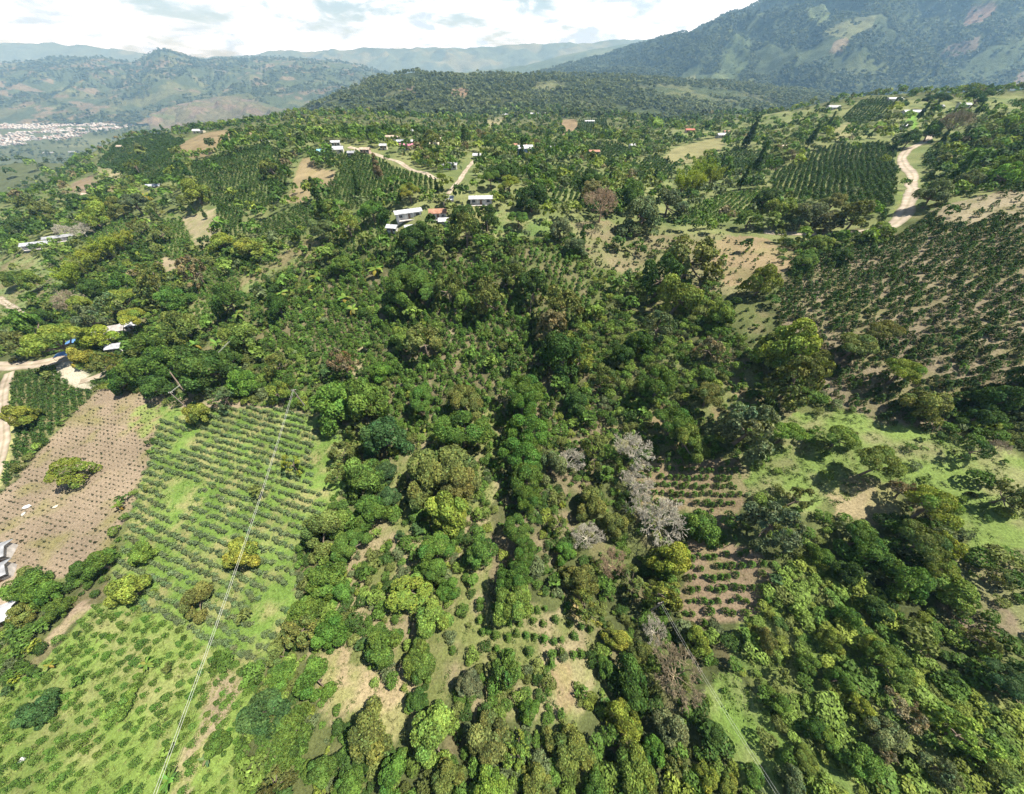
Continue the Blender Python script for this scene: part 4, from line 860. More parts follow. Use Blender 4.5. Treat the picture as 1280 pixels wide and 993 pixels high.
for nm, (pp, p0, p1, rs, ps, br, prob, cc, jit) in COFFEE_PLOTS.items():
    W = PLOTW[nm]; a, _, _ = cast([p0[0], p1[0]], [p0[1], p1[1]]); dr = unit(a[1, :2] - a[0, :2]); pr = np.array([-dr[1], dr[0]])
    s = W @ dr; q = W @ pr
    S, Q = np.meshgrid(np.arange(s.min(), s.max(), ps), np.arange(q.min(), q.max(), rs))
    S = S + brng.normal(0, 0.12 * ps + jit * 0.4 * ps, S.shape); Q = Q + brng.normal(0, 0.05 * rs + jit * 0.3 * rs, Q.shape) + 0.6 * fbm(S, Q, 25, 2, 4)
    x = (S[..., None] * dr + Q[..., None] * pr)[..., 0].ravel(); y = (S[..., None] * dr + Q[..., None] * pr)[..., 1].ravel()
    ok = inside(W, x, y) & (brng.random(len(x)) < prob); 
    if jit > 0.3: ok &= fbm(x, y, 14, 3, 88) > (-0.62 if nm == 'slope' else -0.33)
    if nm == 'rows': ok &= fbm(x, y, 12, 3, 81) > -0.36
    if nm == 'slope': ok &= ~inside(world_poly(REG['right_bare_top']['px']), x, y) | (brng.random(len(x)) < 0.12)
    x, y = x[ok], y[ok]; k = ~near_road(x, y, 1.2); x, y = x[k], y[k]
    z = terrain(x, y); ok, u, v, d = frame_ok(x, y, z); x, y, z, u, v, d = x[ok], y[ok], z[ok], u[ok], v[ok], d[ok]
    R = br * np.clip(brng.normal(1, 0.14 + 0.12 * (jit > 0.3), len(x)), 0.45, 1.7); c = np.array(PAL[cc])[None] * brng.normal(1, 0.13, (len(x), 1)) * (1 + brng.normal(0, 0.06, (len(x), 3)))
    for i in range(len(x)): bush.append((x[i], y[i], z[i], R[i], brng.uniform(0.85, 1.2), c[i], nm, u[i], v[i], R[i] * FPX / d[i]))
print('coffee bushes', len(bush))

BARE = {'brown_crest':0,'brown_mid':0.03,'pale_strip':0.02,'pale_strip_low':0.05,'brown_terrace':0,'pale_bank':0.15,'brown_square':0,'brown_bank':0.05,'olive_field':0,'yard_grass':0,'green_strip':0.08,'terraces':0.10,'bare_knoll':0.02,'olive_bank':0.1,'lawn':0,'road_verge':0.05,
        'right_slope':0.03,'right_bare_top':0.05,'grass_slope':0.05,'grass_slope_low':0.6,'dry_opening':0.02,'pink_scrub':0.5,'leafy_slope':1.25,'grass_gully':0.10,'coffee_upper':0,'coffee_lower':0,'coffee_mid_soil':0.35,'centre_soil':0.68,'coffee_valley':0.8,'sandy_clearing':0.02,'orange_patch':0,'brown_patch':0.02,'orchid_path':0.03,'ravine_clay':0,'left_dry':0.25,
        'left_grass':0.35,'field_edge':0.2,'row_field':0,'weedy_field':0.03,'pink_path':0,'pink_spots':0.05,'yard_left':0,'soil_field':0,'soil_green':0,'left_coffee':0,'road_edge':0.05,'yard_drive':0}
_hp, _hd, _ = cast([h[0] for h in HSPOT], [h[1] for h in HSPOT], 2.0); HW = _hp[:, :2]; HR = np.array([h[2] for h in HSPOT]) * _hd / FPX * 0.45 + 2.5
SHADE_GAP = outline([(612,470),(634,470),(636,560),(634,640),(628,700),(620,770),(598,775),(604,690),(612,600)])
def openness(x, y):
    k = np.ones(len(x))
    for nm, b in BARE.items(): k[inside(REG[nm]['poly'], x, y)] = b
    for nm, W in PLOTW.items():
        if nm not in ('sandy', 'midsoil', 'terr', 'centre', 'yardside', 'upright'): k[inside(W, x, y)] *= 0.02
    k[inside(PLOTW['centre'], x, y)] *= 0.22
    k[near_road(x, y, 2.2)] = 0
    for (hx_, hy_), hr_ in zip(HW, HR): k[(x - hx_) ** 2 + (y - hr_ * 0.0 - hy_) ** 2 < hr_ ** 2] = 0; k[(np.abs(x - hx_) < hr_ * 0.8) & (y < hy_) & (y > hy_ - hr_ * 1.5)] *= 0.7
    k[inside(SHADE_GAP, x, y)] *= 0.1
    return k
# far and mid slopes: trees
srng = np.random.default_rng(9)
n = 44000
ang = srng.uniform(-1.15, 1.0, n); rr = np.sqrt(srng.uniform(130 ** 2, 1000 ** 2, n)) ; rr = np.where(srng.random(n) < 0.45, srng.uniform(120, 480, n), rr)
x = rr * np.sin(ang); y = rr * np.cos(ang); z = terrain(x, y); ok, u, v, d = frame_ok(x, y, z, 170)
ok &= (v < 430) & (z > CAMZ + FLOOR + 40)
x, y, z, u, v, d = x[ok], y[ok], z[ok], u[ok], v[ok], d[ok]
zone = np.where(u < 420, 0.8, 0.6) * np.where(v > 330, 0.3, 1.0)
keep = srng.random(len(x)) < openness(x, y) * zone * (0.35 + 0.9 * sstep(-0.3, 0.3, fbm(x, y, 45, 3, 15))); keep2 = ~near_road(x[keep], y[keep], 5.0); keep[np.where(keep)[0][~keep2]] = False
x, y, z, u, v, d = [q[keep] for q in (x, y, z, u, v, d)]
R = np.clip(srng.lognormal(0.85, 0.38, len(x)), 1.2, 5.0) * np.where(v > 300, 0.8, 1.0)
# thin out overlaps
hx = np.array([t.pos[0] for t in tree_list]); hy = np.array([t.pos[1] for t in tree_list]); hr = np.array([t.R for t in tree_list])
cell = {}; good = np.ones(len(x), bool)
for i in np.argsort(-R):
    c = (int(x[i] // 8), int(y[i] // 8)); bad = False
    if np.any((x[i] - hx) ** 2 + (y[i] - hy) ** 2 < (0.75 * (hr + R[i])) ** 2): bad = True
    if not bad:
        for a in (-1, 0, 1):
            for b in (-1, 0, 1):
                for j in cell.get((c[0] + a, c[1] + b), ()):
                    if (x[i] - x[j]) ** 2 + (y[i] - y[j]) ** 2 < (0.52 * (R[i] + R[j])) ** 2: bad = True; break
    if bad: good[i] = False
    else: cell.setdefault(c, []).append(i)
x, y, z, u, v, d, R = [q[good] for q in (x, y, z, u, v, d, R)]
print('slope trees', len(x))
ck = ['dg', 'g', 'ol', 'lg', 'gg', 'yg', 'br']; cp = np.array([0.27, 0.24, 0.2, 0.12, 0.1, 0.05, 0.02]); hue = fbm(x, y, 60, 2, 3)
for i in range(len(x)):
    t = T(); t.pos = np.array([x[i], y[i], z[i]]); t.R = R[i]; t.d = d[i]; t.rpx = R[i] * FPX / d[i]
    q = cp.copy(); q[3] *= 1 + 2.5 * max(0, hue[i]); q[5] *= 1 + 2.5 * max(0, hue[i]); q[0] *= 1 + 2 * max(0, -hue[i])
    t.c = ck[srng.choice(7, p=q / q.sum())]; t.tall = 1.0; t.k = 'RRGFB'[srng.choice(5, p=[0.4, 0.2, 0.18, 0.12, 0.1])]; t.hand = False
    if srng.random() < 0.05: t.k = 'C'; t.c = 'dg'; t.R *= 0.6
    t.px, t.py, _ = [float(a) for a in project(t.pos + np.array([0, 0, HCF[t.k] * t.R]))]
    tree_list.append(t)

# ------------------------------------------------------------------ undergrowth on the near slopes
n = 190000
x = srng.uniform(-230, 270, n); y = srng.uniform(-85, 250, n); z = terrain(x, y); ok, u, v, d = frame_ok(x, y, z, 170); ok &= v > 300
x, y, z, u, v, d = [q[ok] for q in (x, y, z, u, v, d)]
right = inside(REG['leafy_slope']['poly'], x, y)
k = openness(x, y) * np.where(right, 1.6, np.where((v > 560) & (u > 370) & (u < 780), 0.62, 0.9)) * (0.26 + sstep(-0.35, 0.25, fbm(x, y, 16, 3, 61)))
keep = srng.random(len(x)) < k; x, y, z, u, v, d, right = [q[keep] for q in (x, y, z, u, v, d, right)]
R = np.clip(srng.lognormal(0.12, 0.36, len(x)), 0.55, 2.7) * np.where(right, 1.0, 0.94)
cell = {}; good = np.ones(len(x), bool)
for i in np.argsort(-R):
    c = (int(x[i] // 4), int(y[i] // 4)); bad = False
    for a in (-1, 0, 1):
        for b in (-1, 0, 1):
            for j in cell.get((c[0] + a, c[1] + b), ()):
                if (x[i] - x[j]) ** 2 + (y[i] - y[j]) ** 2 < ((0.34 if right[i] else 0.47) * (R[i] + R[j])) ** 2: bad = True; break
    if bad: good[i] = False
    else: cell.setdefault(c, []).append(i)
x, y, z, u, v, d, R, right = [q[good] for q in (x, y, z, u, v, d, R, right)]
print('shrubs', len(x))
shr = []
hue = fbm(x, y, 30, 2, 3)
for i in range(len(x)):
    q = np.array([0.24, 0.32, 0.14, 0.17, 0.08, 0.05]) if not right[i] else np.array([0.03, 0.2, 0.08, 0.42, 0.0, 0.27])
    cc = ['dg', 'g', 'ol', 'lg', 'gg', 'yg'][srng.choice(6, p=q / q.sum())]
    shr.append((x[i], y[i], z[i], R[i], srng.uniform(0.45, 0.8) if right[i] else srng.uniform(0.8, 1.3), np.array(PAL[cc]) * srng.normal(1, 0.12), cc, u[i], v[i], R[i] * FPX / d[i]))

# ------------------------------------------------------------------ labels that single one plant out
def side(dx, dy):
    a = math.degrees(math.atan2(-dy, dx)) % 360
    return ['right of', 'above and right of', 'above', 'above and left of', 'left of', 'below and left of', 'below', 'below and right of'][int(((a + 22.5) % 360) // 45)]
def where(pxx, pyy, nth=0, own=None):
    c = sorted(((math.hypot(pxx - a, (pyy - b)), a, b, nm) for a, b, nm in LANDM if math.hypot(pxx - a, pyy - b) > 6), key=lambda q: q[0])[nth]
    return ('just ' if c[0] < 45 else 'well ' if c[0] > 110 else '') + side(pxx - c[1], pyy - c[2]) + ' ' + c[3]
USED = {}
def unique_label(t):
    size = 'small ' if t.rpx < 11 else 'big ' if t.rpx > 23 else ''
    cn = {'gr': 'pale grey', 'pk': 'pinkish brown', 'pg': 'pinkish grey', 'br': 'brownish', 'ol': 'olive brown'}.get(t.c, 'brown') if t.k == 'D' else CNAME[t.c]
    base = f'{size}{cn} {FORM[t.k]} '
    short = f'{size}{cn} {FORM[t.k].split()[-1] if t.k not in "PN" else FORM[t.k].split()[0]} '
    cands = [base + where(t.px, t.py, 0), base + where(t.px, t.py, 1), base + where(t.px, t.py, 2)]
    w0 = where(t.px, t.py, 0); w1 = where(t.px, t.py, 1)
    cands += [short + w0 + ', ' + w1, short + w1 + ', ' + where(t.px, t.py, 2), short + w0 + ', ' + where(t.px, t.py, 2)]
    for pre in ('leafier', 'paler', 'taller', 'wider', 'thinner', 'squatter', 'denser', 'rougher'):
        pass
    for c in cands:
        if c not in USED and len(c.split()) <= 16: USED[c] = [t]; return c
    c = cands[0]; USED[c].append(t); return c

# ------------------------------------------------------------------ the 300 trees that show largest stand by themselves, the rest is woodland
vis = lambda t: (-25 - t.rpx < t.px < 1305 + t.rpx) and (-20 < t.py < 1005 + t.rpx)
beyond = [t for t in tree_list if not vis(t)]; tree_list = [t for t in tree_list if vis(t)]
def is_tree(t): return NAME[t.k] == 'shade_tree'
tl = sorted([t for t in tree_list if is_tree(t)], key=lambda t: -t.rpx)
single = tl[:300] + [t for t in tree_list if not is_tree(t) and (t.hand or t.rpx > 6)]
rest = beyond + tl[300:] + [t for t in tree_list if not is_tree(t) and not (t.hand or t.rpx > 6)]
single.sort(key=lambda t: -t.rpx)
DEADC = dict(gr=(1, 1, 1, 1), pk=(0.68, 0.53, 0.42, 1), pg=(0.78, 0.70, 0.6, 1), br=(0.64, 0.56, 0.44, 1), ol=(0.5, 0.47, 0.36, 1))
GROUPN = dict(shade_tree='trees growing on the hillside', columnar_tree='tall narrow trees', bamboo_clump='clumps of bamboo', palm_plant='palm-like plants in the fields', banana_plant='banana plants in the valley', bare_tree='leafless trees')
labels = {}
for t in single: labels[id(t)] = unique_label(t)
for i, t in enumerate(single):
    nm = NAME[t.k]
    e = empty(nm, t.pos.tolist(), trng.uniform(0, 6.28))
    tag(e, labels[id(t)], CAT[nm], GROUPN[nm])
    jc = trng.gauss(1, 0.07)
    if t.k == 'D':
        bm, tm, hc = DEADP[trng.randrange(4)]; s = t.R
        parts = (('branches', bm, DEADC[t.c]), ('trunk', tm, DEADC[t.c]))
        zf = s
    else:
        cm, tm, hc = PROTO[KIND[t.k]][trng.randrange(len(PROTO[KIND[t.k]]))]; s = t.R
        c = PAL[t.c]; c = tuple(q * jc * trng.gauss(1, 0.05) for q in c) + (1,)
        parts = (('crown' if t.k not in 'PN' else 'fronds', cm, c), ('trunk' if t.k not in 'PN' else 'stem', tm, (1, 1, 1, 1)))
        zf = s * t.tall * (trng.uniform(0.9, 1.15) if t.hand else trng.uniform(0.85, 1.25))
    ax = trng.uniform(0.86, 1.16)
    for pn, me, c in parts:
        o = bpy.data.objects.new(pn, me); COL.objects.link(o); o.parent = e; o.scale = (s * ax, s / ax, zf); o.color = c
print('single plants', len(single), 'rest', len(rest), 'shared labels', sum(len(v) > 1 for v in USED.values()))

def batch(lst, big, mid, far_, t1, t2):
    out = []
    r = np.array([b[9] for b in lst]) if lst else np.zeros(0)
    for pr, m in ((big, r >= t1), (mid, (r < t1) & (r >= t2)), (far_, r < t2)):
        s = [lst[i] for i in np.where(m)[0]]
        if s: out.append((pr, np.array([b[:3] for b in s]), np.array([b[3] for b in s]), np.array([b[4] for b in s]), np.array([b[5] for b in s])))
    return out
def singles(lst, arrs, name, cat, group, lab, seed):
    rg = random.Random(seed); ms = []
    for V, F, C in arrs: ms.append(mesh_np(name, V, F, C, False, [LEAF]))
    for b in lst:
        o = bpy.data.objects.new(name, ms[rg.randrange(len(ms))]); COL.objects.link(o)
        o.location = b[:3]; o.rotation_euler = (rg.gauss(0, 0.06), rg.gauss(0, 0.06), rg.uniform(0, 6.28)); o.scale = (b[3], b[3] * rg.uniform(0.92, 1.08), b[3] * b[4]); o.color = (*b[5], 1)
        tag(o, lab(b), cat, group)
bush.sort(key=lambda b: -b[9])
bvis = [b for b in bush if 2 < b[7] < 1278 and 2 < b[8] < 991]
one = bvis[:300]; ids = {id(b) for b in one}
singles(one, COFFEE, 'coffee_bush', 'coffee bush', 'coffee bushes', lambda b: ('big' if b[3] > 0.95 else 'little' if b[3] < 0.62 else 'rounded') + ' dark green coffee bush ' + PLACE.get(b[6], 'in a planted field'), 3)
stuff('coffee_plantation', 'rows of dark green coffee bushes over the hillside fields', batch([b for b in bush if id(b) not in ids], COFFEE, COFFEE_MID, COFFEE_FAR, 4.2, 2.0), 400)
shr.sort(key=lambda b: -b[9]); svis = [b for b in shr if 2 < b[7] < 1278 and 2 < b[8] < 991]
one = svis[:300]; ids = {id(b) for b in one}
singles(one, SHRUB, 'shrub', 'shrub', 'undergrowth shrubs', lambda b: f'{CNAME[b[6]]} leafy shrub {where(b[7], b[8])}', 4)
stuff('undergrowth', 'thick leafy undergrowth between the trees', batch([b for b in shr if id(b) not in ids], SHRUB, SHRUB_MID, SHRUB_MID, 5.5, 0.0), 500)
rl = [(t.pos[0], t.pos[1], t.pos[2], t.R, 1.0 if t.k != 'C' else 2.2, np.array(PAL.get(t.c, PAL['ol'])) * trng.gauss(1, 0.1), t.c, t.px, t.py, t.rpx) for t in rest]

# ------------------------------------------------------------------ woods on the far hills
def hill_lot(P, n, rlo, rhi, seed, cover=-0.15, pm=None, tmin=0.0, cl=((0.045,0.068,0.028),(0.085,0.11,0.042)), nsc=150):
    rg = np.random.default_rng(seed); m, k = P.shape[:2]
    i = rg.uniform(tmin * (m - 1), m - 1.001, n); j = rg.uniform(0, k - 1.001, n); i0 = i.astype(int); j0 = j.astype(int); fi = (i - i0)[:, None]; fj = (j - j0)[:, None]
    p = P[i0, j0] * (1 - fi) * (1 - fj) + P[i0 + 1, j0] * fi * (1 - fj) + P[i0, j0 + 1] * (1 - fi) * fj + P[i0 + 1, j0 + 1] * fi * fj
    ok = (fbm(p[:, 0], p[:, 1], nsc, 4, seed) > cover)
    if pm is not None: ok &= ~pm[i0, j0] | (rg.random(n) < 0.12)
    f, u, v, d = frame_ok(p[:, 0], p[:, 1], p[:, 2], 15); p = p[ok & f]
    t = rg.random((len(p), 1)) * 0.7 + 0.3 * sstep(-0.3, 0.3, fbm(p[:, 0], p[:, 1], nsc * 0.7, 3, seed + 5))[:, None]
    c = np.array(cl[0])[None] * (1 - t) + np.array(cl[1])[None] * t
    return (CLUMP, p, rg.uniform(rlo, rhi, len(p)), np.full(len(p), 0.8), c)
n = 16000; rg = np.random.default_rng(31)
fx = rg.uniform(-2600, 1100, n); fy = rg.uniform(650, 3300, n); fz = terrain(fx, fy); ok, u, v, d = frame_ok(fx, fy, fz, 10); ok &= fbm(fx, fy, 120, 3, 44) > -0.15
fx, fy, fz = fx[ok], fy[ok], fz[ok]
flot = (CLUMP, np.stack([fx, fy, fz], 1), rg.uniform(3.0, 7.5, len(fx)), np.full(len(fx), 0.85), np.array((0.06,0.085,0.035))[None] * rg.uniform(0.6, 1.5, (len(fx), 1)))
stuff('far_woodland', 'mixed trees covering the far slopes and ridges', batch(rl, CLUMP_MID, CLUMP_MID, CLUMP, 5.0, 3.0) + [flot,
   hill_lot(MIDR, 13000, 3.5, 7.5, 71, -0.28, PATCH['wooded_ridge'], cl=((0.048,0.072,0.03),(0.125,0.15,0.052))), hill_lot(MOUNT, 34000, 5, 11, 72, -0.42, PATCH['mountain'], nsc=230, cl=((0.038,0.058,0.027),(0.09,0.115,0.044))), hill_lot(LEFTH, 11000, 6, 13, 73, -0.12, cl=((0.05,0.07,0.032),(0.085,0.105,0.045)), nsc=260)], 600)

# ------------------------------------------------------------------ grass, seedlings
def grass_lot(reg, step, R, col, seed, prob=1.0, tone=0.25):
    rg = np.random.default_rng(seed); W = REG[reg]['poly']; lo = W.min(0); hi = W.max(0)
    n = int((hi - lo).prod() / step ** 2); x = rg.uniform(lo[0], hi[0], n); y = rg.uniform(lo[1], hi[1], n)
    ok = inside(W, x, y) & (rg.random(n) < prob * sstep(-0.45, 0.1, fbm(x, y, 5, 3, seed))); x, y = x[ok], y[ok]; z = terrain(x, y)
    f, u, v, d = frame_ok(x, y, z, 150); x, y, z = x[f], y[f], z[f]
    c = np.array(col)[None] * np.clip(rg.normal(1, tone, (len(x), 1)), 0.4, 1.8)
    return (TUFT, np.stack([x, y, z - 0.05], 1), R * rg.uniform(0.6, 1.4, len(x)), np.full(len(x), 0.8), c)
stuff('grass', 'long green grass growing in the fields and clearings', [grass_lot('row_field', 0.95, 0.42, (0.13,0.215,0.045), 1), grass_lot('weedy_field', 1.0, 0.5, (0.165,0.22,0.055), 2), grass_lot('grass_slope', 1.0, 0.6, (0.125,0.18,0.05), 3),
   grass_lot('grass_gully', 0.8, 0.5, (0.14,0.215,0.045), 4), grass_lot('grass_slope_low', 1.2, 0.6, (0.15,0.18,0.065), 5), grass_lot('left_grass', 1.3, 0.6, (0.14,0.18,0.06), 6), grass_lot('leafy_slope', 1.1, 0.75, (0.14,0.19,0.045), 12), grass_lot('soil_green', 0.8, 0.3, (0.17,0.24,0.06), 7),
   grass_lot('green_strip', 1.2, 0.5, (0.12,0.19,0.05), 8), grass_lot('centre_soil', 1.5, 0.5, (0.10,0.14,0.04), 9), grass_lot('left_dry', 1.4, 0.55, (0.17,0.17,0.07), 10), grass_lot('sandy_clearing', 0.9, 0.3, (0.17,0.17,0.07), 21, 0.8), grass_lot('centre_soil', 1.0, 0.28, (0.19,0.18,0.08), 22, 0.7), grass_lot('soil_field', 1.2, 0.2, (0.15,0.16,0.07), 23, 0.35), grass_lot('right_slope', 1.3, 0.4, (0.16,0.155,0.07), 24, 0.7), grass_lot('coffee_lower', 0.9, 0.25, (0.13,0.15,0.05), 25, 0.5), grass_lot('coffee_upper', 0.9, 0.25, (0.13,0.15,0.05), 26, 0.6), grass_lot('weedy_field', 0.9, 0.4, (0.17,0.19,0.065), 27, 0.4), grass_lot('terraces', 1.6, 0.4, (0.14,0.15,0.055), 11, 0.7)], 700)
W = REG['soil_field']['poly']; a, _, _ = cast([20, 150], [660, 545]); dr = unit(a[1, :2] - a[0, :2]); pr = np.array([-dr[1], dr[0]]); s = W @ dr; q = W @ pr
S, Q = np.meshgrid(np.arange(s.min(), s.max(), 1.15), np.arange(q.min(), q.max(), 1.55)); rg = np.random.default_rng(3)
S = S + rg.normal(0, 0.08, S.shape); Q = Q + rg.normal(0, 0.06, Q.shape)
x = (S[..., None] * dr + Q[..., None] * pr)[..., 0].ravel(); y = (S[..., None] * dr + Q[..., None] * pr)[..., 1].ravel(); ok = inside(W, x, y) & (rg.random(len(x)) < 0.95 * sstep(-0.55, -0.2, fbm(x, y, 9, 3, 14))); x, y = x[ok], y[ok]
stuff('coffee_seedlings', 'lines of tiny coffee seedlings on the pink ploughed field', [(COFFEE_FAR, np.stack([x, y, terrain(x, y)], 1), np.clip(rg.lognormal(-1.6, 0.3, len(x)), 0.1, 0.4), np.full(len(x), 1.0), np.array((0.06,0.07,0.035))[None] * rg.uniform(0.7, 1.3, (len(x), 1)))], 800)
# ------------------------------------------------------------------ houses
def plain(name, rough=0.7, metal=0.0):
    """painted or sheet surface in the object's own colour, with a little weathering"""
    m, t, out = new_mat(name); oi = N(t, 'ShaderNodeObjectInfo'); tcn = N(t, 'ShaderNodeTexCoord')
    nz = N(t, 'ShaderNodeTexNoise'); nz.inputs['Scale'].default_value = 0.9; nz.inputs['Detail'].default_value = 5; t.links.new(tcn.outputs['Object'], nz.inputs['Vector'])
    r = N(t, 'ShaderNodeMapRange'); r.inputs[1].default_value = 0.3; r.inputs[2].default_value = 0.7; r.inputs[3].default_value = 0.55; r.inputs[4].default_value = 1.08; t.links.new(nz.outputs[0], r.inputs[0])
    sc = N(t, 'ShaderNodeVectorMath', operation='SCALE'); t.links.new(oi.outputs['Color'], sc.inputs[0]); t.links.new(r.outputs[0], sc.inputs['Scale'])
    p = N(t, 'ShaderNodeBsdfPrincipled'); p.inputs['Roughness'].default_value = rough; p.inputs['Metallic'].default_value = metal; p.inputs['Specular IOR Level'].default_value = 0.3
    t.links.new(sc.outputs[0], p.inputs['Base Color']); t.links.new(p.outputs[0], out.inputs['Surface']); return m
WALLM = plain('wall_paint', 0.85); ROOFM = plain('roof_sheet', 0.5); GLASSM = plain('window_glass', 0.2); DOORM = plain('door_wood', 0.6); METAL = plain('metal', 0.5)
RC = dict(white=(0.50,0.51,0.52,1), grey=(0.34,0.35,0.36,1), tin=(0.42,0.44,0.46,1), blue=(0.25,0.5,0.62,1), red=(0.42,0.12,0.07,1), rust=(0.42,0.22,0.14,1), pink=(0.55,0.22,0.3,1), tan=(0.5,0.4,0.3,1), cream=(0.68,0.6,0.42,1), pale=(0.42,0.39,0.36,1))
WC = dict(white=(0.58,0.57,0.53,1), cream=(0.66,0.6,0.46,1), blue=(0.3,0.42,0.6,1), pinkw=(0.6,0.42,0.36,1), greyw=(0.5,0.48,0.45,1))
def house(px, py, lpx, asp, h, roof, wall, rz, label, pitch=0.22, storeys=1, name='house', cat='house'):
    p, d, ok = cast([px], [py], h); p = p[0]; d = d[0]
    L = max(4.0, 0.88 * lpx * d / FPX); Wd = max(3.0, L * asp); H = h * storeys
    z0 = float(min(terrain(np.array([p[0] + a * L * .4 for a in (-1, 1, 0)]), np.array([p[1], p[1], p[1] - Wd * .4]))))
    e = empty(name, (p[0], p[1], z0), math.radians(rz)); tag(e, label, cat, 'farm houses and sheds')
    def part(nm, mb, mat, col, par=None):
        o = mb.build(nm, mat, par or e); o.color = col; return o
    x, y = L / 2, Wd / 2; rise = pitch * Wd
    m = MB(); m.box(-x, x, -y, y, -1.5, H)
    m.add([(-x,-y,H),(-x,y,H),(-x,0,H+rise-.05),(-x,0,H+rise-.05)], [(0,1,2,3)]) if False else None
    w = part('wall', m, WALLM, WC[wall])
    ov = 0.55; m = MB(); th = 0.09; n = max(2, int(L / 1.1)); X = np.linspace(-x - ov, x + ov, n * 2 + 1)
    for sg in (1, -1):                                   # two corrugated slopes with thickness, closed gables below
        ya, yb = sg * (y + ov), 0.0; za, zb = H - pitch * ov * 2 + 0.05, H + rise + 0.05
        wv = 0.035 * (np.arange(len(X)) % 2)
        top = np.concatenate([np.stack([X, np.full_like(X, ya), za + wv], 1), np.stack([X, np.full_like(X, yb), zb + wv], 1)])
        k = len(X); v = np.concatenate([top, top - np.array([0, 0, th])]); f = []
        for i in range(k - 1):
            f += [(i, i+1, k+i+1, k+i), (2*k+i, 3*k+i, 3*k+i+1, 2*k+i+1), (i, 2*k+i, 2*k+i+1, i+1)]
        f += [(0, k, 3*k, 2*k), (k-1, 3*k-1, 4*k-1, 2*k-1)]
        m.add(v, f)
    r = part('roof', m, ROOFM, RC[roof])
    m = MB()
    for sx in (-x + 0.02, x - 0.02):
        m.add([(sx, -y, H), (sx, y, H), (sx, 0, H + rise - 0.02), (sx, 0, H + rise - 0.02)], [(0, 1, 2, 3)])
    part('gable', m, WALLM, WC[wall])
    if lpx > 7:
        m = MB(); m.box(-0.5, 0.5, -y - 0.04, -y + 0.02, 0, 2.1); dd = part('door', m, DOORM, (0.2, 0.13, 0.09, 1))
        m = MB(); m.box(0.32, 0.4, -y - 0.09, -y - 0.04, 0.95, 1.1); part('handle', m, METAL, (0.4, 0.4, 0.4, 1), dd)
        for s in range(storeys):
            for wx in (-0.33, 0.33):
                m = MB(); a, b, c, q = wx * L - .65, wx * L + .65, h * s + 1.0, h * s + 2.0
                m.box(a, b, -y - 0.05, -y + 0.01, c, q); wo = part('window', m, GLASSM, (0.05, 0.06, 0.07, 1))
                m = MB(); m.box(a - .08, b + .08, -y - 0.07, -y, c - .1, c); m.box(a - .08, b + .08, -y - 0.07, -y, q, q + .1); m.box(a - .08, a, -y - .07, -y, c, q); m.box(b, b + .08, -y - .07, -y, c, q); m.box((a+b)/2-.03, (a+b)/2+.03, -y-.075, -y-.05, c, q)
                part('frame', m, WALLM, (0.6, 0.58, 0.55, 1), wo)
    if storeys > 1 or lpx > 18:
        m = MB(); m.box(-x * 0.9, x * 0.9, -y - 1.6, -y - 0.03, H * 0.5 - 0.15 if storeys > 1 else 0.02, H * 0.5 if storeys > 1 else 0.16); part('veranda_floor', m, WALLM, (0.55, 0.52, 0.48, 1))
        for q in np.linspace(-x * 0.85, x * 0.85, 4):
            m = MB(); m.box(q - .07, q + .07, -y - 1.5, -y - 1.36, 0 if storeys == 1 else 0, H - 0.25); part('post', m, WALLM, (0.7, 0.68, 0.64, 1))
    return e
house(509,261,36,0.3,2.8,'white','white',24,'long tin-roofed farmhouse in front of the small yellow-green tree')
house(515,281,19,0.55,2.6,'white','white',14,'white-roofed farm building in front of the tin-roofed farmhouse')
house(490,281,12,0.6,2.4,'white','white',-12,'small white shed left of the farm buildings')
house(547,262,22,0.62,2.7,'rust','white',6,'farmhouse with rusty red roof beside the yellowish yard')
house(555,273,7,0.8,2.4,'white','white',6,'tiny white outbuilding below the rusty red roof')
house(601,246,31,0.2,2.6,'white','white',3,'long low white-roofed building above the yellowish yard')
house(560,246,7,1.0,2.7,'white','cream',0,'small cream house at the foot of the sandy track')
house(562,205,19,0.35,2.6,'white','white',2,'low white house below the straight white road, left of the track')
house(596,193,10,0.7,2.6,'white','white',0,'small white house at the top of the sandy track')
house(656,190,20,0.6,2.6,'white','blue',8,'two-storey white-roofed house with a veranda on the knoll',storeys=2)
house(652,180,24,0.25,2.5,'rust','pinkw',2,'long reddish-roofed building just behind the two-storey house')
house(418,185,22,0.5,2.8,'white','white',14,'largest white roof in the cluster at the road bend')
house(403,188,13,0.6,2.6,'blue','white',10,'pale blue-roofed house at the left of the white cluster')
house(419,177,11,0.6,2.6,'white','white',10,'white house at the back of the white cluster')
house(439,190,9,0.6,2.4,'grey','white',5,'small grey-roofed shed where the white road starts')
house(456,186,13,0.4,2.5,'tan','pinkw',-6,'tan-roofed house above the start of the white road')
house(508,181,18,0.4,2.6,'pink','white',0,'pink-roofed house above the straight white road')
house(500,176,9,0.6,2.6,'tin','blue',0,'small grey house behind the pink-roofed house')
house(514,176,9,0.6,2.6,'white','blue',0,'small white-roofed house right of the grey one behind pink roof')
house(479,181,9,0.6,2.6,'white','cream',0,'white house left of the yellow-green tree by the road')
house(541,179,16,0.3,2.5,'cream','cream',2,'long cream-roofed building under the olive tree')
house(550,174,11,0.9,3.0,'cream','cream',0,'cream house with a steep roof beside the long cream building',pitch=0.42)
house(357,163,9,0.6,2.6,'white','white',0,'white house right of the dark crest tree')
house(328,169,17,0.4,2.6,'tan','white',4,'tan-roofed house at the right end of the brown crest field')
house(330,174,11,0.4,2.4,'white','white',4,'white shed in front of the tan-roofed crest house')
house(490,170,22,0.2,2.5,'tan','cream',0,'long tan building behind the houses of the white road')
house(485,164,10,0.6,2.6,'white','white',0,'white house behind the long tan building')
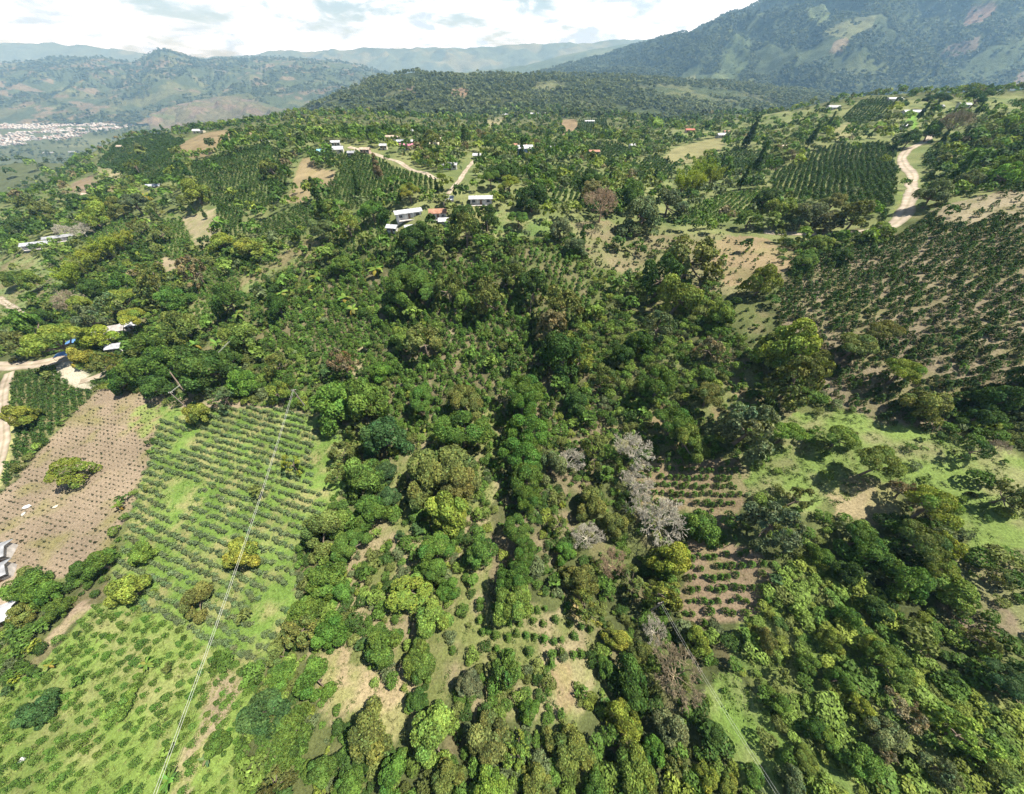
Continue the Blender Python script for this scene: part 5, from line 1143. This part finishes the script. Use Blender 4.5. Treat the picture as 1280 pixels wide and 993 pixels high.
house(520,163,13,0.4,2.6,'white','white',4,'white building behind the olive crowned tree on the ridge')
house(581,146,10,0.5,2.8,'red','white',0,'red-roofed house in the valley below the wooded ridge')
house(632,143,9,0.5,2.8,'white','white',0,'white house at the head of the brown bank')
house(668,142,11,0.4,2.8,'white','white',-5,'white-roofed house left of the square brown field')
house(685,141,9,0.5,2.8,'white','white',5,'pale house between two white houses near the square brown field')
house(705,145,10,0.6,2.8,'grey','white',0,'grey house above the square brown field')
house(737,151,13,0.3,2.8,'white','white',3,'long white roof right of the square brown field')
house(814,145,8,0.6,2.8,'white','white',0,'white house among the trees above the bamboo')
house(827,144,10,0.6,2.8,'white','white',8,'wider white house above the yellow-green shrubs')
house(779,166,11,0.5,2.8,'tan','pinkw',0,'tan-roofed house on the far wooded slope')
house(790,181,8,0.7,2.8,'white','white',10,'small white house between the coffee fields')
house(690,184,8,0.7,2.6,'white','white',0,'white house right of the two-storey house')
house(743,188,14,0.4,2.6,'rust','pinkw',3,'reddish-roofed house among trees below the hollow')
house(863,162,13,0.4,2.6,'red','pinkw',0,'red-roofed house beyond the smooth olive field')
house(902,168,12,0.6,2.6,'white','white',8,'white house at the right corner of the olive field')
house(909,164,9,0.6,2.6,'rust','white',8,'brown-roofed house behind the white one by the olive field')
house(1142,137,25,0.3,3.0,'white','greyw',2,'long white building above the bright lawn')
house(1120,122,20,0.25,3.0,'white','white',2,'long white roof on the skyline behind the long white building')
house(1043,132,16,0.5,2.8,'grey','white',0,'grey and white house at the edge of the domed coffee field')
house(972,124,10,0.5,2.8,'white','white',0,'white house on the far edge of the right ridge')
house(983,122,8,0.5,2.8,'pale','white',0,'pale little house right of the white ridge house')
house(1174,132,12,0.4,2.8,'grey','greyw',5,'grey roof right of the long white building')
house(1206,130,14,0.4,2.8,'white','white',-5,'white-roofed house under the flat dark tree on the skyline')
house(1132,156,8,0.6,2.4,'white','white',0,'tiny white-roofed shed beside the bright lawn')
house(981,181,15,0.4,2.3,'tan','greyw',-10,'weathered brown shed left of the striped coffee field')
house(219,162,11,0.4,2.6,'blue','white',0,'blue-roofed house behind the brown crest field')
house(248,163,14,0.5,2.8,'white','cream',6,'white house at the top of the brown crest field')
house(61,191,14,0.3,2.6,'grey','cream',4,'grey-roofed house on the falling slope toward the town')
house(90,190,9,0.4,2.6,'grey','cream',0,'small grey house right of the one above the town')
house(190,230,17,0.4,2.3,'tin','greyw',12,'pale tin shed below the dark crest coffee field')
house(149,182,7,0.7,2.6,'tan','pinkw',0,'small pinkish house beside the crest coffee field')
house(72,295,32,0.2,2.4,'grey','greyw',26,'long grey shed behind the bright bamboo hedge',name='shed',cat='shed')
house(45,303,34,0.28,2.4,'tin','greyw',20,'pale metal-roofed shed joined to the long grey shed',name='shed',cat='shed')
house(107,242,9,0.5,2.4,'tan','pinkw',10,'low brown shed at the foot of the small brown terrace')
house(136,411,34,0.5,2.7,'pale','white',22,'house with pale tin roof half hidden by golden trees')
house(162,404,18,0.5,2.5,'white','white',22,'white-roofed wing behind the pale tin roof')
house(142,432,12,0.6,2.4,'tin','white',15,'small tin-roofed hut below the pale tin roof')
house(-10,690,10,0.8,2.4,'grey','greyw',25,'grey hut at the picture edge beside the pink field')
house(-12,716,13,0.6,2.5,'grey','greyw',35,'grey-roofed farm building at the edge below the pink field')
house(-5,768,13,0.7,2.5,'white','white',30,'white-roofed building at the edge beside the weedy field')

# distant town: a mass of tiny houses on the valley floor
rg = np.random.default_rng(12); TP = [(-30,156),(30,151),(70,147),(130,147),(178,151),(160,160),(120,168),(70,176),(30,181),(-30,184)]
TW_ = cast([p[0] for p in TP], [p[1] for p in TP])[0][:, :2]
lo, hi = TW_.min(0), TW_.max(0); tx = rg.uniform(lo[0], hi[0], 9000); ty = rg.uniform(lo[1], hi[1], 9000)
ok = inside(TW_, tx, ty) & (fbm(tx, ty, 120, 3, 9) > -0.2); tx, ty = tx[ok][:1900], ty[ok][:1900]; tz = terrain(tx, ty)
Vs, Fs, Cs = [], [], []
bx = np.array([(-1,-1,0),(1,-1,0),(1,1,0),(-1,1,0),(-1,-1,1),(1,-1,1),(1,1,1),(-1,1,1),(-1.06,0,1.45),(1.06,0,1.45)], float)
bf = np.array([(0,1,5,4),(1,2,6,5),(2,3,7,6),(3,0,4,7),(4,5,9,8),(6,7,8,9)])
for i in range(len(tx)):
    s = np.array([rg.uniform(4, 8), rg.uniform(3, 5.5), rg.uniform(3, 7)]); a = rg.choice([0.3, 0.3 + math.pi / 2]) + rg.normal(0, 0.05); v = bx * s
    v = np.stack([v[:, 0] * math.cos(a) - v[:, 1] * math.sin(a) + tx[i], v[:, 0] * math.sin(a) + v[:, 1] * math.cos(a) + ty[i], v[:, 2] + tz[i] - 1], 1)
    Vs.append(v); Fs.append(bf + 10 * i); c = [(0.42,0.41,0.39),(0.37,0.34,0.31),(0.25,0.19,0.16),(0.33,0.33,0.33)][rg.choice(4, p=[.45,.2,.2,.15])]; Cs.append(np.tile(np.array(c)[None] * rg.uniform(.8, 1.1), (10, 1)))
tm_, tt, to = new_mat('town_walls'); ta = N(tt, 'ShaderNodeAttribute', attribute_name='Col'); tp = N(tt, 'ShaderNodeBsdfPrincipled'); tp.inputs['Roughness'].default_value = 0.9
tt.links.new(ta.outputs['Color'], tp.inputs['Base Color']); tt.links.new(tp.outputs[0], to.inputs['Surface'])
o = link('distant_town', mesh_np('distant_town', np.concatenate(Vs), np.concatenate(Fs), np.concatenate(Cs), False, [tm_])); tag(o, 'pale town of tiny houses on the far valley floor', kind='stuff')

# ------------------------------------------------------------------ overhead wires on wooden poles
WIREM = noise_material('cable', (0.42, 0.42, 0.38), (0.52, 0.52, 0.48), 2.0, rough=0.5); POLEM = noise_material('pole_wood', (0.2, 0.17, 0.14), (0.34, 0.3, 0.26), 3.0)
def pole(x, y, h, label, az=0.0):
    z = float(terrain(np.array([x]), np.array([y]))[0]); e = empty('utility_pole', (x, y, z), az); tag(e, label, 'utility pole', 'utility poles')
    m = MB(); m.tube([(0, 0, -0.8), (0, 0, h * .5), (0, 0, h)], [0.16, 0.14, 0.11], 8); m.build('post', POLEM, e, True)
    m = MB(); m.box(-0.6, 0.6, 0.115, 0.235, h - 0.62, h - 0.48); m.build('crossarm', POLEM, e)
    for q in (-0.5, 0.0, 0.5):
        m = MB(); m.tube([(q, 0.17, h - 0.48), (q, 0.17, h - 0.36), (q, 0.17, h - 0.28)], [0.05, 0.065, 0.03], 7); m.build('insulator', METAL, e, True)
    return np.array([x, y, z + h - 0.3]), az
def wires(A, B, label, n=2, r=0.03, sag=1.6, group='overhead power cables', word=('outer', 'inner')):
    (a, az), (b, bz) = A, B
    for i in range(n):
        q = (i - (n - 1) / 2) * 0.34; pa = a + q * np.array([math.cos(az), math.sin(az), 0]); pb = b + q * np.array([math.cos(bz), math.sin(bz), 0])
        t = np.linspace(0, 1, 40)[:, None]; p = pa * (1 - t) + pb * t; p[:, 2] -= (4 * t * (1 - t) * sag)[:, 0]
        m = MB(); m.tube(p, r, 5); o = m.build('power_cable', WIREM, None, True); tag(o, f'{word[i]} {label}', 'cable', group)
def at_depth(px, py, d): return rays([px], [py])[0] * d + np.array([0, 0, CAMZ])
p1 = cast([384], [512])[0][0]; q1 = at_depth(214, 1018, 44)
# far pole stands at the top of the row field, the near one below the bottom of the frame
dv = q1[:2] - p1[:2]; az = math.atan2(dv[1], dv[0]) + math.pi / 2
A = pole(p1[0], p1[1], 9.0, 'utility pole at the top of the green row-planted field', az)
qz = float(terrain(np.array([q1[0]]), np.array([q1[1]]))[0])
B = pole(q1[0], q1[1], max(8.0, q1[2] - qz), 'utility pole below the weedy grass field', az)
wires(A, B, 'pale cable crossing above the green row-planted field', 2, 0.024, 1.2)
p2 = cast([812], [764])[0][0]; q2 = at_depth(990, 1050, 36); dv = q2[:2] - p2[:2]; az2 = math.atan2(dv[1], dv[0]) + math.pi / 2
A2 = pole(p2[0], p2[1], 7.0, 'utility pole hidden among grey bare branches', az2)
qz = float(terrain(np.array([q2[0]]), np.array([q2[1]]))[0]); B2 = pole(q2[0], q2[1], max(8.0, q2[2] - qz), 'utility pole beyond the grassy gully', az2)
wires(A2, B2, 'pale cable crossing above the bright grassy gully', 2, 0.011, 1.0)
p3 = cast([322], [432])[0][0]; az3 = az
C3 = pole(p3[0], p3[1], 9.0, 'utility pole in the trees left of the shaded coffee', az)
p4 = cast([236], [512])[0][0]; D4 = pole(p4[0], p4[1], 8.0, 'utility pole behind the small yellow-green tree', az)
wires(C3, D4, 'thin cable over the trees above the row-planted field', 2, 0.025, 1.0)

# ------------------------------------------------------------------ small things lying about
p = cast([207, 232], [458, 491], [5.0, 0.2])[0]; m = MB(); m.tube([p[0] + [0, 0, 0], (p[0] + p[1]) / 2 + [0, 0, 0.3], p[1]], [0.16, 0.2, 0.26], 8)
o = m.build('leaning_trunk', BARK, None, True); tag(o, 'bare brown trunk leaning out of the trees above the pink field', 'trunk')
def sack(px, py, s, label, col):
    p = cast([px], [py])[0][0]; rg = np.random.default_rng(int(px * 7 + py)); u = np.linspace(0, math.pi, 7); w = np.linspace(0, 2 * math.pi, 12, endpoint=False)
    V = np.array([(math.sin(a) * math.cos(b) * (1 + .2 * math.sin(3 * b)), math.sin(a) * math.sin(b) * .62, math.cos(a) * .38) for a in u for b in w]) * s; V += rg.normal(0, 0.05 * s, V.shape); V[:, 2] += .3 * s
    F = np.array([(i*12+j, (i+1)*12+j, (i+1)*12+(j+1) % 12, i*12+(j+1) % 12) for i in range(6) for j in range(12)])
    o = link('sack', mesh_np('sack', V, F, smooth=True, mats=[WALLM]), None, p.tolist()); o.color = col; o.rotation_euler = (0, 0, px); tag(o, label, 'sack', 'sacks on the ploughed field')
sack(35, 634, 0.85, 'white sack lying on the pink ploughed field', (0.8, 0.8, 0.78, 1))
sack(30, 643, 0.55, 'smaller pale sack just below the white sack', (0.6, 0.62, 0.55, 1))
sack(70, 634, 0.6, 'cream sack alone below the tree on the ploughed field', (0.7, 0.62, 0.45, 1))
sack(29, 950, 0.6, 'white sack dropped in the weedy grass field', (0.8, 0.8, 0.8, 1))
def tarp(px, py, w, label):
    p = cast([px], [py], 2.2)[0][0]; g = terrain(p[0:1], p[1:2])[0]; e = empty('tarp_shelter', (p[0], p[1], g), 0.4); tag(e, label, 'shelter', 'blue tarp shelters')
    k = np.linspace(-1, 1, 9); X, Y = np.meshgrid(k * w, k * w * .7); Z = 2.3 + 0.25 * np.cos(X) - 0.25 * np.abs(Y) / w + 0.05 * np.sin(X * 7 + Y * 5); ii = np.arange(81).reshape(9, 9)
    F = np.stack([ii[:-1, :-1], ii[:-1, 1:], ii[1:, 1:], ii[1:, :-1]], -1).reshape(-1, 4); v = np.stack([X, Y, Z], -1).reshape(-1, 3); m = MB(); m.add(v, F); m.add(v - [0, 0, .02], F[:, ::-1]); o = m.build('tarp', ROOFM, e, True); o.color = (0.12, 0.26, 0.5, 1)
    for sx in (-1, 1):
        for sy in (-1, 1):
            m = MB(); m.tube([(sx * w * .95, sy * w * .66, -.4), (sx * w * .95, sy * w * .66, 2.2)], 0.05, 6); m.build('post', POLEM, e)
tarp(77, 443, 2.2, 'bright blue tarp shelter under the wide yellow-green tree'); tarp(90, 427, 2.0, 'blue tarp shelter between the wide tree and golden tree')
